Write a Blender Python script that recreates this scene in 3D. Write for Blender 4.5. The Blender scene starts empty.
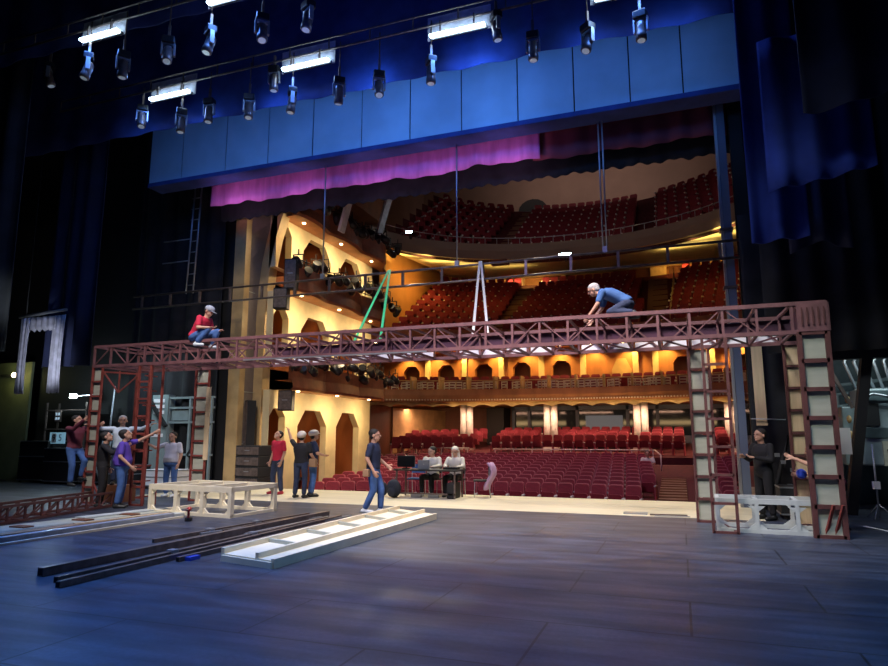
import bpy, math, random
from mathutils import Vector, Matrix, Euler
random.seed(7)
PI = math.pi
sc = bpy.context.scene
col = sc.collection

# ------------------------------------------------------------------ camera
cam_d = bpy.data.cameras.new('camera'); cam = bpy.data.objects.new('camera', cam_d); col.objects.link(cam)
cam_d.sensor_width = 36; cam_d.lens = 641 / 888 * 36; cam_d.clip_start = .05; cam_d.clip_end = 300
TILT = math.atan(103 / 641)
cam.location = (0, 0, 1.667); cam.rotation_euler = (PI / 2 + TILT, 0, math.radians(20))
sc.camera = cam
sc.view_settings.view_transform = 'Standard'; sc.view_settings.look = 'None'
sc.view_settings.gamma = 1; sc.view_settings.use_curve_mapping = False
sc.view_settings.exposure = 0.0
# ------------------------------------------------------------------ world
w = bpy.data.worlds.new('world'); sc.world = w; w.use_nodes = True
w.node_tree.nodes['Background'].inputs[0].default_value = (.10, .2, 1, 1)
w.node_tree.nodes['Background'].inputs[1].default_value = .006
# ------------------------------------------------------------------ lights
def lamp(kind, name, loc, energy, color, target=None, size=1, size_y=None, spot=60, blend=.6, spread=None):
    d = bpy.data.lights.new(name, kind); d.energy = energy; d.color = color
    if kind == 'AREA':
        d.shape = 'RECTANGLE'; d.size = size; d.size_y = size_y or size
        if spread: d.spread = math.radians(spread)
    else: d.shadow_soft_size = size
    if kind == 'SPOT': d.spot_size = math.radians(spot); d.spot_blend = blend
    o = bpy.data.objects.new(name, d); col.objects.link(o); o.location = loc
    if target is not None:
        o.rotation_euler = (Vector(target) - Vector(loc)).to_track_quat('-Z', 'Y').to_euler()
    return o
def urange_(a, b, n): return [a + (b - a) * i / n for i in range(n + 1)]
WARM = (1, .62, .22); AMB = (1, .48, .12); YEL = (1, .72, .3); BLU = (.12, .32, 1); COOL = (.75, .9, 1)
# blue stage wash from the light battens
for u in (-14.0, -9.2, -4.8, -.6):
    lamp('AREA', 'batten_light', (u, 13.75, 11.7), 60, (.08, .25, 1), (u, 11.0, 0), 1.1, .2)
for u, e in ((-15.6, 28), (-13.0, 55), (-10.4, 95), (-7.4, 175), (-4.4, 185), (-1.6, 130), (.4, 60)):
    lamp('SPOT', 'header_wash', (u, 14.1, 10.6), e, (.09, .30, .92), (u, 16.3, 11.2), .2, spot=150, blend=1)
for u in (-14.0, -9.9):
    lamp('AREA', 'batten_light', (u, 11.3, 12.1), 60, (.08, .25, 1), (u, 9, 0), 1.1, .2)
lamp('SPOT', 'stage_wash', (-11, 6.5, 11.6), 7500, (.08, .30, 1), (-7, 4.0, 0), .8, spot=80, blend=1)
lamp('SPOT', 'stage_wash', (2.6, 6.5, 11.6), 3000, (.16, .45, 1), (1.0, 6.5, 0), .8, spot=80, blend=1)
# added fill spots over the work area, no fixtures stand here
lamp('SPOT', 'fill_light', (-6, 5.0, 11.8), 5200, (1, .93, .9), (-6.5, 13.6, 1), 1.0, spot=62, blend=.8)
lamp('SPOT', 'fill_light', (-9, 6.0, 11.8), 4200, (1, .93, .95), (-12.6, 12.6, 1.5), 1.0, spot=50, blend=.9)
lamp('SPOT', 'fill_light', (-1, 4.5, 11.0), 2400, (.92, 1, .96), (2.2, 13.2, 1.6), 1.0, spot=46, blend=.9)
lamp('SPOT', 'fill_light', (-6.0, 9.5, 11.6), 2600, (1, .90, .72), (-5.4, 10.0, 0), .8, spot=44, blend=1)
lamp('SPOT', 'fill_light', (-2.0, 8.0, 11.6), 8000, (1, .86, .84), (-1.6, 13.0, 0), 1.2, spot=54, blend=1)
lamp('SPOT', 'fill_light', (-9, 9.0, 10), 1500, (1, .9, .75), (-14.0, 18.8, 3.5), .5, spot=44, blend=.8)  # added spot brightening the gold proscenium band
lamp('SPOT', 'truss_wash', (-5, 8.0, 9.5), 900, (.5, .4, 1), (-4.5, 12.6, 3.7), .5, spot=100, blend=1)
lamp('SPOT', 'border_fill', (-6, 8.5, 8.0), 300, (.03, .10, 1), (-6, 13.0, 13), 1.0, spot=120, blend=1)  # added blue spot lifting the border cloth, no fixture here
lamp('SPOT', 'fill_light', (-17.5, 10.5, 7.0), 900, (.8, .95, 1), (-17.5, 13.8, 0), .6, spot=75, blend=1)  # added spot lifting the left wing floor
# purple cloth light
for u, e in ((-13.6, 75), (-11.2, 60), (-8.6, 55), (-6.4, 50), (-4.3, 60)):
    lamp('SPOT', 'cloth_wash', (u, 16.2, 8.6), e, (1, .52, .95), (u, 17.3, 9.9), .1, spot=110, blend=1)
# added fill onto the apron; only the last spot matches a balcony lamp
lamp('SPOT', 'apron_fill', (-9.0, 21.0, 12.5), 4200, (1, .90, .68), (-9.3, 16.6, 0), .4, spot=46, blend=.7)
lamp('SPOT', 'apron_fill', (-3.0, 21.0, 12.5), 4200, (1, .90, .68), (-2.8, 16.8, 0), .4, spot=46, blend=.7)
lamp('SPOT', 'apron_fill', (-12.0, 27.6, 11.8), 1500, (1, .92, .75), (-8, 15.5, 0), .3, spot=42, blend=.6)
# house: under balconies
for u in urange_(-16.5, 5.5, 11):
    lamp('SPOT', 'soffit_light', (u, 37.9, 6.85), 260, (1, .60, .14), (u, 38.7, 4.6), .05, spot=110, blend=.7)
for u in (-15.0, -10.5, -6, -1.5, 3):
    lamp('AREA', 'soffit_light', (u, 35.9, 6.6), 90, (1, .58, .25), (u, 35.6, 4), 3.6, .5)
    lamp('AREA', 'under_balcony_light', (u, 35.6, 3.25), 120, (1, .55, .35), (u, 35.9, 0), 3.5, .5)
for u, v, e in ((-13.2, 31.0, 30), (-12.0, 33, 28), (-10.6, 34.6, 26), (-9.0, 36, 12), (.8, 34.8, 24), (2.2, 33, 26), (3.2, 31.2, 24)):
    lamp('AREA', 'cove_light', (u, v, 11.1), e, (1, .74, .24), (u, v - .3, 20), 2.4, 1.0)
lamp('AREA', 'cove_light', (-11, 41.6, 12.1), 55, (1, .6, .2), (-11, 43.3, 11.4), 7, .3)
lamp('AREA', 'cove_light', (-13.2, 34, 10.9), 60, (1, .5, .1), (-14.7, 34, 10.2), 5, .3)
lamp('AREA', 'cove_light', (2.5, 41.6, 12.1), 45, (1, .5, .1), (2.5, 43.3, 12.5), 6, .3)
# house: boxes
for z, e in ((3.0, 60), (6.5, 70), (9.4, 70)):
    for v in (20.3, 23, 25.6):
        lamp('AREA', 'box_light', (-12.4, v, z - .15), e * .8, (1, .76, .44), (-13.6, v + .1, z - 1.6), .9, .2)
lamp('SPOT', 'house_light', (-5, 25, 15.5), 3600, (1, .62, .78), (-5, 27, 0), 1.5, spot=66, blend=.6)
lamp('AREA', 'house_light', (-5, 41, 20.6), 130, (1, .8, .72), (-5, 46, 18.6), 12, 1)  # added to lift the gallery rear wall, no fixture up there
lamp('AREA', 'house_light', (-5, 27, 16.5), 60, (1, .8, .75), (-5, 33, 12), 10, 1)

# ------------------------------------------------------------------ materials
def mat(name, c, rough=.6, metal=0, noise=0, scale=6, bump=0, emit=None, es=1, stretch=(1, 1, 1), c2=None, spec=.5, alpha=1, trans=0, coat=0):
    m = bpy.data.materials.new(name); m.use_nodes = True; n = m.node_tree.nodes; l = m.node_tree.links
    b = n['Principled BSDF']
    b.inputs['Base Color'].default_value = (*c, 1); b.inputs['Roughness'].default_value = rough
    b.inputs['Metallic'].default_value = metal; b.inputs['Specular IOR Level'].default_value = spec
    if trans: b.inputs['Transmission Weight'].default_value = trans
    if alpha < 1: b.inputs['Alpha'].default_value = alpha
    if coat: b.inputs['Coat Weight'].default_value = coat
    if emit: b.inputs['Emission Color'].default_value = (*emit, 1); b.inputs['Emission Strength'].default_value = es
    if noise or bump or c2:
        tc = n.new('ShaderNodeTexCoord'); mp = n.new('ShaderNodeMapping'); nz = n.new('ShaderNodeTexNoise')
        mp.inputs['Scale'].default_value = stretch; nz.inputs['Scale'].default_value = scale; nz.inputs['Detail'].default_value = 5
        l.new(tc.outputs['Object'], mp.inputs[0]); l.new(mp.outputs[0], nz.inputs['Vector'])
        if noise or c2:
            r = n.new('ShaderNodeValToRGB')
            k = 1 - noise
            c2 = c2 or tuple(x * k for x in c)
            r.color_ramp.elements[0].position = .35; r.color_ramp.elements[0].color = (*c2, 1)
            r.color_ramp.elements[1].position = .65; r.color_ramp.elements[1].color = (*c, 1)
            l.new(nz.outputs[0], r.inputs[0]); l.new(r.outputs[0], b.inputs['Base Color'])
        if bump:
            bp = n.new('ShaderNodeBump'); bp.inputs['Strength'].default_value = bump; bp.inputs['Distance'].default_value = .02
            l.new(nz.outputs[0], bp.inputs['Height']); l.new(bp.outputs[0], b.inputs['Normal'])
    return m
def stage_floor_mat():
    m = mat('stage_floor_paint', (.10, .105, .12), .36, spec=.5); n = m.node_tree.nodes; l = m.node_tree.links; b = n['Principled BSDF']
    tc = n.new('ShaderNodeTexCoord')
    def noise(scale, st, det=6):
        mp = n.new('ShaderNodeMapping'); mp.inputs['Scale'].default_value = st; z = n.new('ShaderNodeTexNoise')
        z.inputs['Scale'].default_value = scale; z.inputs['Detail'].default_value = det
        l.new(tc.outputs['Object'], mp.inputs[0]); l.new(mp.outputs[0], z.inputs['Vector']); return z.outputs[0]
    def ramp(f, p0, c0, p1, c1):
        r = n.new('ShaderNodeValToRGB'); r.color_ramp.elements[0].position = p0; r.color_ramp.elements[0].color = (*c0, 1)
        r.color_ramp.elements[1].position = p1; r.color_ramp.elements[1].color = (*c1, 1); l.new(f, r.inputs[0]); return r.outputs[0]
    def mix(kind, a, bb, fac=1.0):
        x = n.new('ShaderNodeMix'); x.data_type = 'RGBA'; x.blend_type = kind; x.inputs[0].default_value = fac
        l.new(a, x.inputs[6]); l.new(bb, x.inputs[7]); return x.outputs[2]
    base = ramp(noise(.9, (1, 1, 1)), .3, (.034, .046, .075), .7, (.072, .086, .122))
    scuff = ramp(noise(2.2, (.35, 2.2, 1), 8), .42, (.6, .6, .62), .62, (1.25, 1.22, 1.2))
    fine = ramp(noise(22, (1, 1, 1), 4), .35, (.8, .8, .8), .7, (1.1, 1.1, 1.1))
    br = n.new('ShaderNodeTexBrick'); br.inputs['Scale'].default_value = 1
    br.inputs['Brick Width'].default_value = 2.44; br.inputs['Row Height'].default_value = 1.22; br.inputs['Mortar Size'].default_value = .012
    br.inputs['Color1'].default_value = (1, 1, 1, 1); br.inputs['Color2'].default_value = (.88, .88, .9, 1); br.inputs['Mortar'].default_value = (.12, .12, .14, 1)
    l.new(tc.outputs['Object'], br.inputs['Vector'])
    o = mix('MULTIPLY', mix('MULTIPLY', base, scuff), fine); o = mix('MULTIPLY', o, br.outputs[0])
    l.new(o, b.inputs['Base Color'])
    rr = n.new('ShaderNodeMapRange'); rr.inputs[3].default_value = .30; rr.inputs[4].default_value = .55
    l.new(noise(1.6, (.5, 1.6, 1), 6), rr.inputs[0]); l.new(rr.outputs[0], b.inputs['Roughness'])
    return m
def plush(m):
    b = m.node_tree.nodes['Principled BSDF']; b.inputs['Sheen Weight'].default_value = .5; b.inputs['Sheen Roughness'].default_value = .45; b.inputs['Sheen Tint'].default_value = (1, .35, .3, 1); return m
M = dict(
    floor=stage_floor_mat(),
    apron=mat('apron_pale_wood', (.74, .66, .47), .55, noise=.14, scale=1.5, stretch=(.4, 2, 1)),
    black=mat('black_paint', (.012, .012, .014), .7), blackg=mat('black_gloss', (.015, .015, .017), .3),
    velour=mat('black_velour', (.018, .018, .024), .95, noise=.5, scale=2), navy=mat('navy_velour', (.015, .022, .07), .9, noise=.3, scale=2),
    bluecloth=mat('blue_velour', (.015, .04, .32), .9, noise=.3, scale=2),
    border=mat('border_cloth', (.03, .05, .20), .9, noise=.3, scale=2),
    header=mat('header_paint', (.40, .50, .62), .6, noise=.18, scale=.8),
    purple=mat('purple_velvet', (.55, .16, .48), .75, noise=.25, scale=3, stretch=(2, 1, .4)),
    steel=mat('red_oxide_steel', (.30, .065, .05), .5, noise=.35, scale=5), trussm=mat('maroon_painted_timber', (.20, .085, .09), .55, noise=.3, scale=6),
    darkred=mat('dark_red_timber', (.13, .045, .04), .55, noise=.3, scale=6),
    ply=mat('pale_plywood', (.43, .44, .35), .7, noise=.12, scale=3, stretch=(1, 1, 4)),
    whitepanel=mat('white_panel', (.85, .85, .9), .6), cream=mat('cream_timber', (.84, .75, .55), .6, noise=.1, scale=4),
    creamw=mat('white_timber', (.50, .54, .52), .6, noise=.12, scale=4),
    pine=mat('pine_board', (.72, .55, .33), .6, noise=.2, scale=3, stretch=(4, 4, .5)),
    covercloth=mat('plum_cloth', (.085, .03, .06), .8, noise=.4, scale=2), metal=mat('dark_steel_tube', (.19, .145, .13), .32, .3, noise=.4, scale=9), galv=mat('grey_metal', (.4, .42, .45), .4, .7),
    gold=mat('gold_plaster', (.62, .42, .19), .5, noise=.3, scale=1.6), grey=mat('warm_grey_panel', (.24, .19, .16), .7, noise=.1),
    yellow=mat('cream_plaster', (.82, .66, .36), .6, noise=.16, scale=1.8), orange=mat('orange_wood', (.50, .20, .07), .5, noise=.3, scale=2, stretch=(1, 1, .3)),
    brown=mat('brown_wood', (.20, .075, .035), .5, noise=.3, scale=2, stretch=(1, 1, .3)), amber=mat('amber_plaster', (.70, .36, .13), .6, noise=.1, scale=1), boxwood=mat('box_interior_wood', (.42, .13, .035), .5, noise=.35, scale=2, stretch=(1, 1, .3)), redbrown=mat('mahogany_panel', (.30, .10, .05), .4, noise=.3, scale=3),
    wallup=mat('upper_wall_plaster', (.34, .22, .17), .8, noise=.15, scale=.6), fascia3=mat('upper_fascia', (.20, .14, .11), .6),
    carpet=mat('house_carpet', (.11, .02, .025), .95, noise=.3, scale=6), step=mat('aisle_step', (.20, .09, .05), .6),
    seat=plush(mat('maroon_plush', (.23, .012, .03), .8, noise=.25, scale=9)), seat2=mat('seat_shell', (.40, .06, .08), .4), cap=mat('armrest_cap', (.75, .72, .66), .4),
    pillar=mat('white_stone_pillar', (.72, .70, .66), .5, noise=.25, scale=3), glass=mat('dark_glass', (.02, .03, .045), .08), sill=mat('blue_grey_frame', (.12, .15, .22), .5),
    booth=mat('booth_glow', (.1, .12, .15), .4, emit=(.5, .6, .7), es=.10),
    strip=mat('led_strip', (1, 1, 1), .4, emit=(.55, .78, 1), es=22), lens=mat('lamp_lens', (.8, .9, 1), .1, emit=(.6, .8, 1), es=.12),
    hot=mat('lit_lamp', (1, 1, 1), .4, emit=(.7, .93, 1), es=60), warmlamp=mat('warm_lamp', (1, 1, 1), .4, emit=(1, .72, .35), es=14),
    bay=mat('olive_wall_paint', (.20, .22, .12), .8, noise=.2, scale=2), wool=mat('grey_cloth', (.5, .5, .58), .9, noise=.3, scale=5), tealdark=mat('dark_teal_wall', (.07, .11, .12), .6, noise=.5, scale=1.5), teal=mat('teal_grey_enamel', (.26, .33, .35), .45, noise=.2, scale=3),
    paper=mat('white_paper', (.85, .85, .85), .8), signm=mat('pale_blue_sign', (.3, .5, .6), .5, emit=(.3, .6, .8), es=.35),
    green=mat('green_webbing', (.06, .62, .22), .6), strapw=mat('white_webbing', (.75, .72, .62), .7), red=mat('red_plastic', (.5, .03, .04), .4),
    blue=mat('blue_plastic', (.03, .08, .6), .3), tarp=mat('clear_sheeting', (.42, .45, .5), .3, noise=.3, scale=4), lam=mat('laptop_silver', (.6, .62, .66), .3, .5),
    screen=mat('lit_screen', (.3, .5, .7), .3, emit=(.55, .8, 1), es=.9), tape=mat('white_tape', (.8, .8, .8), .6),
    skin=mat('skin', (.56, .31, .21), .55), skind=mat('skin_tan', (.40, .21, .14), .55), hairb=mat('dark_hair', (.02, .015, .012), .7), hairg=mat('grey_hair', (.45, .44, .42), .8),
    tred=mat('red_cotton', (.62, .02, .06), .85, noise=.15, scale=8), tmar=mat('maroon_cotton', (.16, .03, .05), .85), tnav=mat('navy_cotton', (.02, .03, .075), .85, noise=.2, scale=8),
    tblk=mat('black_cotton', (.015, .014, .017), .85), twht=mat('pale_shirt', (.66, .76, .86), .85, noise=.1, scale=8), tpur=mat('purple_cotton', (.10, .05, .38), .85),
    tgry=mat('grey_cotton', (.62, .62, .70), .85, noise=.1, scale=8), tblu=mat('blue_cotton', (.05, .13, .33), .85), tcream=mat('cream_cotton', (.72, .68, .58), .85),
    jean=mat('blue_denim', (.07, .16, .42), .85, noise=.35, scale=7), jeand=mat('dark_denim', (.03, .045, .10), .85, noise=.3, scale=7), jeanl=mat('pale_denim', (.22, .34, .58), .85, noise=.3, scale=7),
    shoe=mat('black_shoe', (.02, .02, .02), .5), shoew=mat('white_shoe', (.65, .7, .74), .6), shoer=mat('red_shoe', (.45, .03, .05), .6), caph=mat('cream_helmet', (.72, .62, .55), .5), greycap=mat('grey_cap', (.35, .37, .42), .8),
    pinkc=mat('lilac_coat', (.5, .32, .5), .85), bagm=mat('black_nylon', (.02, .025, .04), .8), white=mat('white_paint', (.8, .8, .8), .5), tan=mat('tan_leather', (.4, .24, .13), .7),
    lace=mat('gauze', (.45, .42, .42), .9),
)
# ------------------------------------------------------------------ mesh builder
class MB:
    def __init__(s): s.v = []; s.f = []; s.mi = []; s.cur = 0; s.sm = []
    def add(s, vs, fs, smooth=False):
        b = len(s.v); s.v += [tuple(p) for p in vs]; s.f += [tuple(i + b for i in f) for f in fs]
        s.mi += [s.cur] * len(fs); s.sm += [smooth] * len(fs); return s
    def box(s, x0, x1, y0, y1, z0, z1, M_=None):
        vs = [Vector((x, y, z)) for z in (z0, z1) for y in (y0, y1) for x in (x0, x1)]
        if M_ is not None: vs = [M_ @ p for p in vs]
        return s.add(vs, [(0, 2, 3, 1), (4, 5, 7, 6), (0, 1, 5, 4), (2, 6, 7, 3), (0, 4, 6, 2), (1, 3, 7, 5)])
    def bar(s, p, q, wd, h=None, up=(0, 0, 1)):
        p = Vector(p); q = Vector(q); d = (q - p); L = d.length; d.normalize(); h = h or wd
        a = Vector(up).cross(d)
        if a.length < 1e-4: a = Vector((1, 0, 0)).cross(d)
        a.normalize(); b = d.cross(a); a = a * wd / 2; b = b * h / 2
        vs = [p - a - b, p + a - b, p + a + b, p - a + b, q - a - b, q + a - b, q + a + b, q - a + b]
        return s.add(vs, [(0, 3, 2, 1), (4, 5, 6, 7), (0, 1, 5, 4), (1, 2, 6, 5), (2, 3, 7, 6), (3, 0, 4, 7)])
    def ring_loft(s, rings, cap=True, smooth=True):
        n = len(rings[0]); vs = [p for r in rings for p in r]; fs = []
        for i in range(len(rings) - 1):
            for j in range(n): fs.append((i * n + j, i * n + (j + 1) % n, (i + 1) * n + (j + 1) % n, (i + 1) * n + j))
        s.add(vs, fs, smooth)
        if cap:
            b = len(s.v) - len(vs)
            s.f += [tuple(b + j for j in reversed(range(n))), tuple(b + (len(rings) - 1) * n + j for j in range(n))]; s.mi += [s.cur] * 2; s.sm += [False] * 2
        return s
    def tube(s, pts, r, n=8, closed_r=None):
        pts = [Vector(p) for p in pts]; rs = r if isinstance(r, (list, tuple)) else [r] * len(pts); rings = []
        a = None
        for i, p in enumerate(pts):
            d = (pts[min(i + 1, len(pts) - 1)] - pts[max(i - 1, 0)]).normalized()
            if a is None: a = d.orthogonal().normalized()
            a = (a - d * a.dot(d)).normalized(); b = d.cross(a)
            rings.append([p + (a * math.cos(t) + b * math.sin(t)) * rs[i] for t in [2 * PI * k / n for k in range(n)]])
        return s.ring_loft(rings)
    def cyl(s, c, r, z0, z1, n=16, r2=None): return s.tube([(c[0], c[1], z0), (c[0], c[1], z1)], [r, r2 if r2 is not None else r], n)
    def caps(s, p, q, r0, r1, n=10):   # tapered capsule
        p = Vector(p); q = Vector(q); d = (q - p).normalized(); pts = []; rs = []
        for k in (0, 30, 60): pts.append(p - d * r0 * math.cos(math.radians(k))); rs.append(max(r0 * math.sin(math.radians(k)), r0 * .08))
        pts.append(p); rs.append(r0); pts.append(q); rs.append(r1)
        for k in (60, 30, 0): pts.append(q + d * r1 * math.cos(math.radians(k))); rs.append(max(r1 * math.sin(math.radians(k)), r1 * .08))
        return s.tube(pts, rs, n)
    def ell(s, c, r, M_=None, nu=12, nv=8):
        c = Vector(c); rings = []
        for i in range(nv + 1):
            t = PI * i / nv; t = min(max(t, .05), PI - .05); ring = []
            for j in range(nu):
                a = 2 * PI * j / nu; p = Vector((r[0] * math.sin(t) * math.cos(a), r[1] * math.sin(t) * math.sin(a), -r[2] * math.cos(t)))
                if M_ is not None: p = M_ @ p
                ring.append(c + p)
            rings.append(ring)
        return s.ring_loft(rings)
    def prism(s, poly, fn, a, b):      # poly 2-D, fn(x,y,t)->point
        n = len(poly); vs = [fn(x, y, a) for x, y in poly] + [fn(x, y, b) for x, y in poly]
        fs = [tuple(reversed(range(n))), tuple(range(n, 2 * n))] + [(i, (i + 1) % n, n + (i + 1) % n, n + i) for i in range(n)]
        return s.add(vs, fs)
    def sheet(s, grid, smooth=True):
        m = len(grid[0]); vs = [p for r in grid for p in r]
        return s.add(vs, [(i * m + j, i * m + j + 1, (i + 1) * m + j + 1, (i + 1) * m + j) for i in range(len(grid) - 1) for j in range(m - 1)], smooth)
    def mesh(s, name, mats):
        me = bpy.data.meshes.new(name); me.from_pydata(s.v, [], s.f)
        for m in (mats if isinstance(mats, (list, tuple)) else [mats]): me.materials.append(m)
        me.polygons.foreach_set('material_index', s.mi); me.polygons.foreach_set('use_smooth', s.sm); me.update(); return me
    def build(s, name, mats, parent=None, **kw):
        o = bpy.data.objects.new(name, s.mesh(name, mats)); col.objects.link(o)
        if parent is not None: o.parent = parent
        for k, v in kw.items(): o[k] = v
        return o
def thing(name, label, cat, loc=(0, 0, 0), rz=0, group=None):
    o = bpy.data.objects.new(name, None); col.objects.link(o); o.location = loc; o.rotation_euler = (0, 0, rz); o.empty_display_size = .1
    o['label'] = label; o['category'] = cat
    if group: o['group'] = group
    return o
def tag(o, label, cat, group=None, kind=None):
    o['label'] = label; o['category'] = cat
    if group: o['group'] = group
    if kind: o['kind'] = kind
    return o
def struct(mb, name, m): return mb.build(name, m, kind='structure')
def solid(o, t, off=0):
    md = o.modifiers.new('thickness', 'SOLIDIFY'); md.thickness = t; md.offset = off; return o
def bevel(o, wd, seg=2):
    md = o.modifiers.new('edge', 'BEVEL'); md.width = wd; md.segments = seg; md.limit_method = 'ANGLE'; return o
def dup(root, loc=None, rz=None, label=None, **props):
    r = root.copy(); col.objects.link(r)
    if loc is not None: r.location = loc
    if rz is not None: r.rotation_euler = (0, 0, rz)
    if label: r['label'] = label
    for k, v in props.items(): r[k] = v
    for ch in list(root.children):
        c = ch.copy(); col.objects.link(c); c.parent = r
        for g in list(ch.children):
            d = g.copy(); col.objects.link(d); d.parent = c
    return r

cam_p = Vector((0, 0, 1.667)); ca, sa = math.cos(math.radians(20)), math.sin(math.radians(20)); ct, st = math.cos(TILT), math.sin(TILT)
def unproj(x, y, v):
    d = Vector(((x - 444) * ca - (333 - y) * st * (-sa) + 641 * ct * (-sa), (x - 444) * sa + (333 - y) * (-ca * st) + 641 * ct * ca, (333 - y) * ct + 641 * st))
    k = v / d.y; return cam_p + d * k
# ================================================================== STRUCTURE
VS = 18.05      # front edge of the stage (towards the seats)
struct(MB().box(-30, 8, -4, 14.55, -.12, 0), 'floor', M['floor'])
mb = MB().box(-14.6, 1.55, 14.55, VS, -.12, 0); mb.box(-14.6, 1.55, VS - .05, VS, -1.3, -.12)
struct(mb, 'trim_1', M['apron'])
mb = MB().box(-30, -14.6, 14.55, 24, -.12, 0); mb.box(1.55, 8, 14.55, 24, -.12, 0)
struct(mb, 'floor_wings', M['floor'])
# proscenium wall, stage side
mb = MB(); mb.box(-24, -14.75, 18.6, 19.0, 0, 17); mb.box(1.95, 8, 18.6, 19.0, 5.2, 17); mb.box(-14.75, 1.95, 18.6, 19.0, 10.9, 17)
struct(mb, 'wall_proscenium', M['black'])
struct(MB().box(-30.2, -30, -4, 24, 0, 17), 'wall_left', M['black'])
struct(MB().box(8, 8.2, -4, 24, 0, 17), 'wall_right', M['black'])
struct(MB().box(-30, 8, -4.2, -4, 0, 17), 'wall_back', M['black'])
struct(MB().box(-30, -14.75, 24, 24.2, 0, 17), 'wall_wing', M['black'])
struct(MB().box(-30.2, 8.2, -4.2, 24.2, 17, 17.2), 'ceiling', M['black'])

# gold proscenium reveal on the left
mb = MB(); mb.cur = 0
mb.box(-14.75, -14.28, 18.45, 18.75, 0, 10.9)
# curved inner band, bending inward at the top
path = [(-13.95, z) for z in (0, 2, 4, 6)] + [(-13.9, 7), (-13.8, 8), (-13.62, 8.9), (-13.38, 9.7), (-13.05, 10.4), (-12.6, 11)]
for (ua, za), (ub, zb) in zip(path[:-1], path[1:]):
    vs = [(ua - .38, 19.3, za), (ua, 19.3, za), (ua, 19.75, za), (ua - .38, 19.75, za), (ub - .38, 19.3, zb), (ub, 19.3, zb), (ub, 19.75, zb), (ub - .38, 19.75, zb)]
    mb.add(vs, [(0, 1, 5, 4), (1, 2, 6, 5), (2, 3, 7, 6), (3, 0, 4, 7)])
struct(mb, 'trim_2', M['gold'])
mb = MB(); cut = []
for (ua, za), (ub, zb) in zip(path[:-1], path[1:]):
    mb.add([(-14.3, 18.76, za), (ua - .38, 19.5, za), (ub - .38, 19.5, zb), (-14.3, 18.76, zb)], [(0, 1, 2, 3)])
struct(mb, 'trim_3', M['grey'])
mb = MB()
for z in (1.4, 3.2, 5.0, 6.8, 8.4): mb.bar((-14.3, 18.72, z), (-14.3, 19.46, z), .02, .03)
struct(mb, 'trim_4', M['ply'])

# house shell
UL, UR, UC = -18.5, 9.0, -4.8
def ofl(v):   # orchestra floor height
    if v < 21: return -1.2
    if v < 33: return -.95 + (v - 21.9) * .083
    return .42 + (v - 33.9) * .17
mb = MB(); g = []
for v in (18, 20, 21, 24, 27, 30, 33): g.append([(u, v, min(ofl(v), -.1 + 5)) for u in (UL, -10, 0, UR)])
mb.sheet(g, False)
mb.add([(UL, 33, ofl(33)), (UR, 33, ofl(33)), (UR, 34.0, ofl(33)), (UL, 34.0, ofl(33))], [(0, 1, 2, 3)])
mb.add([(UL, 34.0, ofl(33)), (UR, 34.0, ofl(33)), (UR, 34.0, .62), (UL, 34.0, .62)], [(0, 1, 2, 3)])
mb.add([(UL, 34.0, .62), (UR, 34.0, .62), (UR, 41, 1.35), (UL, 41, 1.35)], [(0, 1, 2, 3)])
struct(mb, 'floor_house', M['carpet'])
# rear walls
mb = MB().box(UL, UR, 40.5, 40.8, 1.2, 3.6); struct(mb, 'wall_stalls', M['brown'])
struct(MB().box(UL, UR, 46, 46.3, 14, 24), 'wall_gallery', M['wallup'])
struct(MB().box(UL, UR, 43.2, 43.5, 9.5, 14.2), 'wall_circle', M['amber'])
mb = MB(); mb.sheet([[(u, v, z) for u, v in ((-13.7, 28.2), (-14.4, 30), (-14.9, 34), (-15.0, 38), (-14.9, 43.2))] for z in (7.0, 12.7)], False); struct(mb, 'wall_circle_left', M['amber'])
struct(MB().box(UL - .3, UL, 28.2, 46, -1.3, 24), 'wall_house_left', M['wallup'])
struct(MB().box(UR, UR + .3, 19, 46, -1.3, 24), 'wall_house_right', M['wallup'])
mb = MB(); mb.sheet([[(UL, 19, 17.5), (UR, 19, 17.5)], [(UL, 34, 20.5), (UR, 34, 20.5)], [(UL, 46.2, 22.5), (UR, 46.2, 22.5)]], False)
struct(mb, 'ceiling_house', M['wallup'])

def hexwall(mb, us, z0, z1, doors, y0, y1, axis='u', wid=1.0, hgt=2.3):
    """wall along an axis with hexagon-headed openings; doors: list of (centre, halfwidth, floor, head)"""
    edges = [us[0]]
    for c, h, a, b in doors: edges += [c - h, c + h]
    edges.append(us[1])
    fn = (lambda x, y, t: (x, t, y)) if axis == 'u' else (lambda x, y, t: (t, x, y))
    for i in range(0, len(edges), 2):
        if edges[i + 1] - edges[i] > .01:
            a, b = edges[i], edges[i + 1]; mb.prism([(a, z0), (b, z0), (b, z1), (a, z1)], fn, y0, y1)
    for c, h, a, b in doors:
        ch = min(h * .5, .5)
        if a > z0 + .01: mb.prism([(c - h, z0), (c + h, z0), (c + h, a), (c - h, a)], fn, y0, y1)
        mb.prism([(c - h, b - ch * 1.2), (c - h + ch, b), (c + h - ch, b), (c + h, b - ch * 1.2), (c + h, z1), (c - h, z1)], fn, y0, y1)
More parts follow.
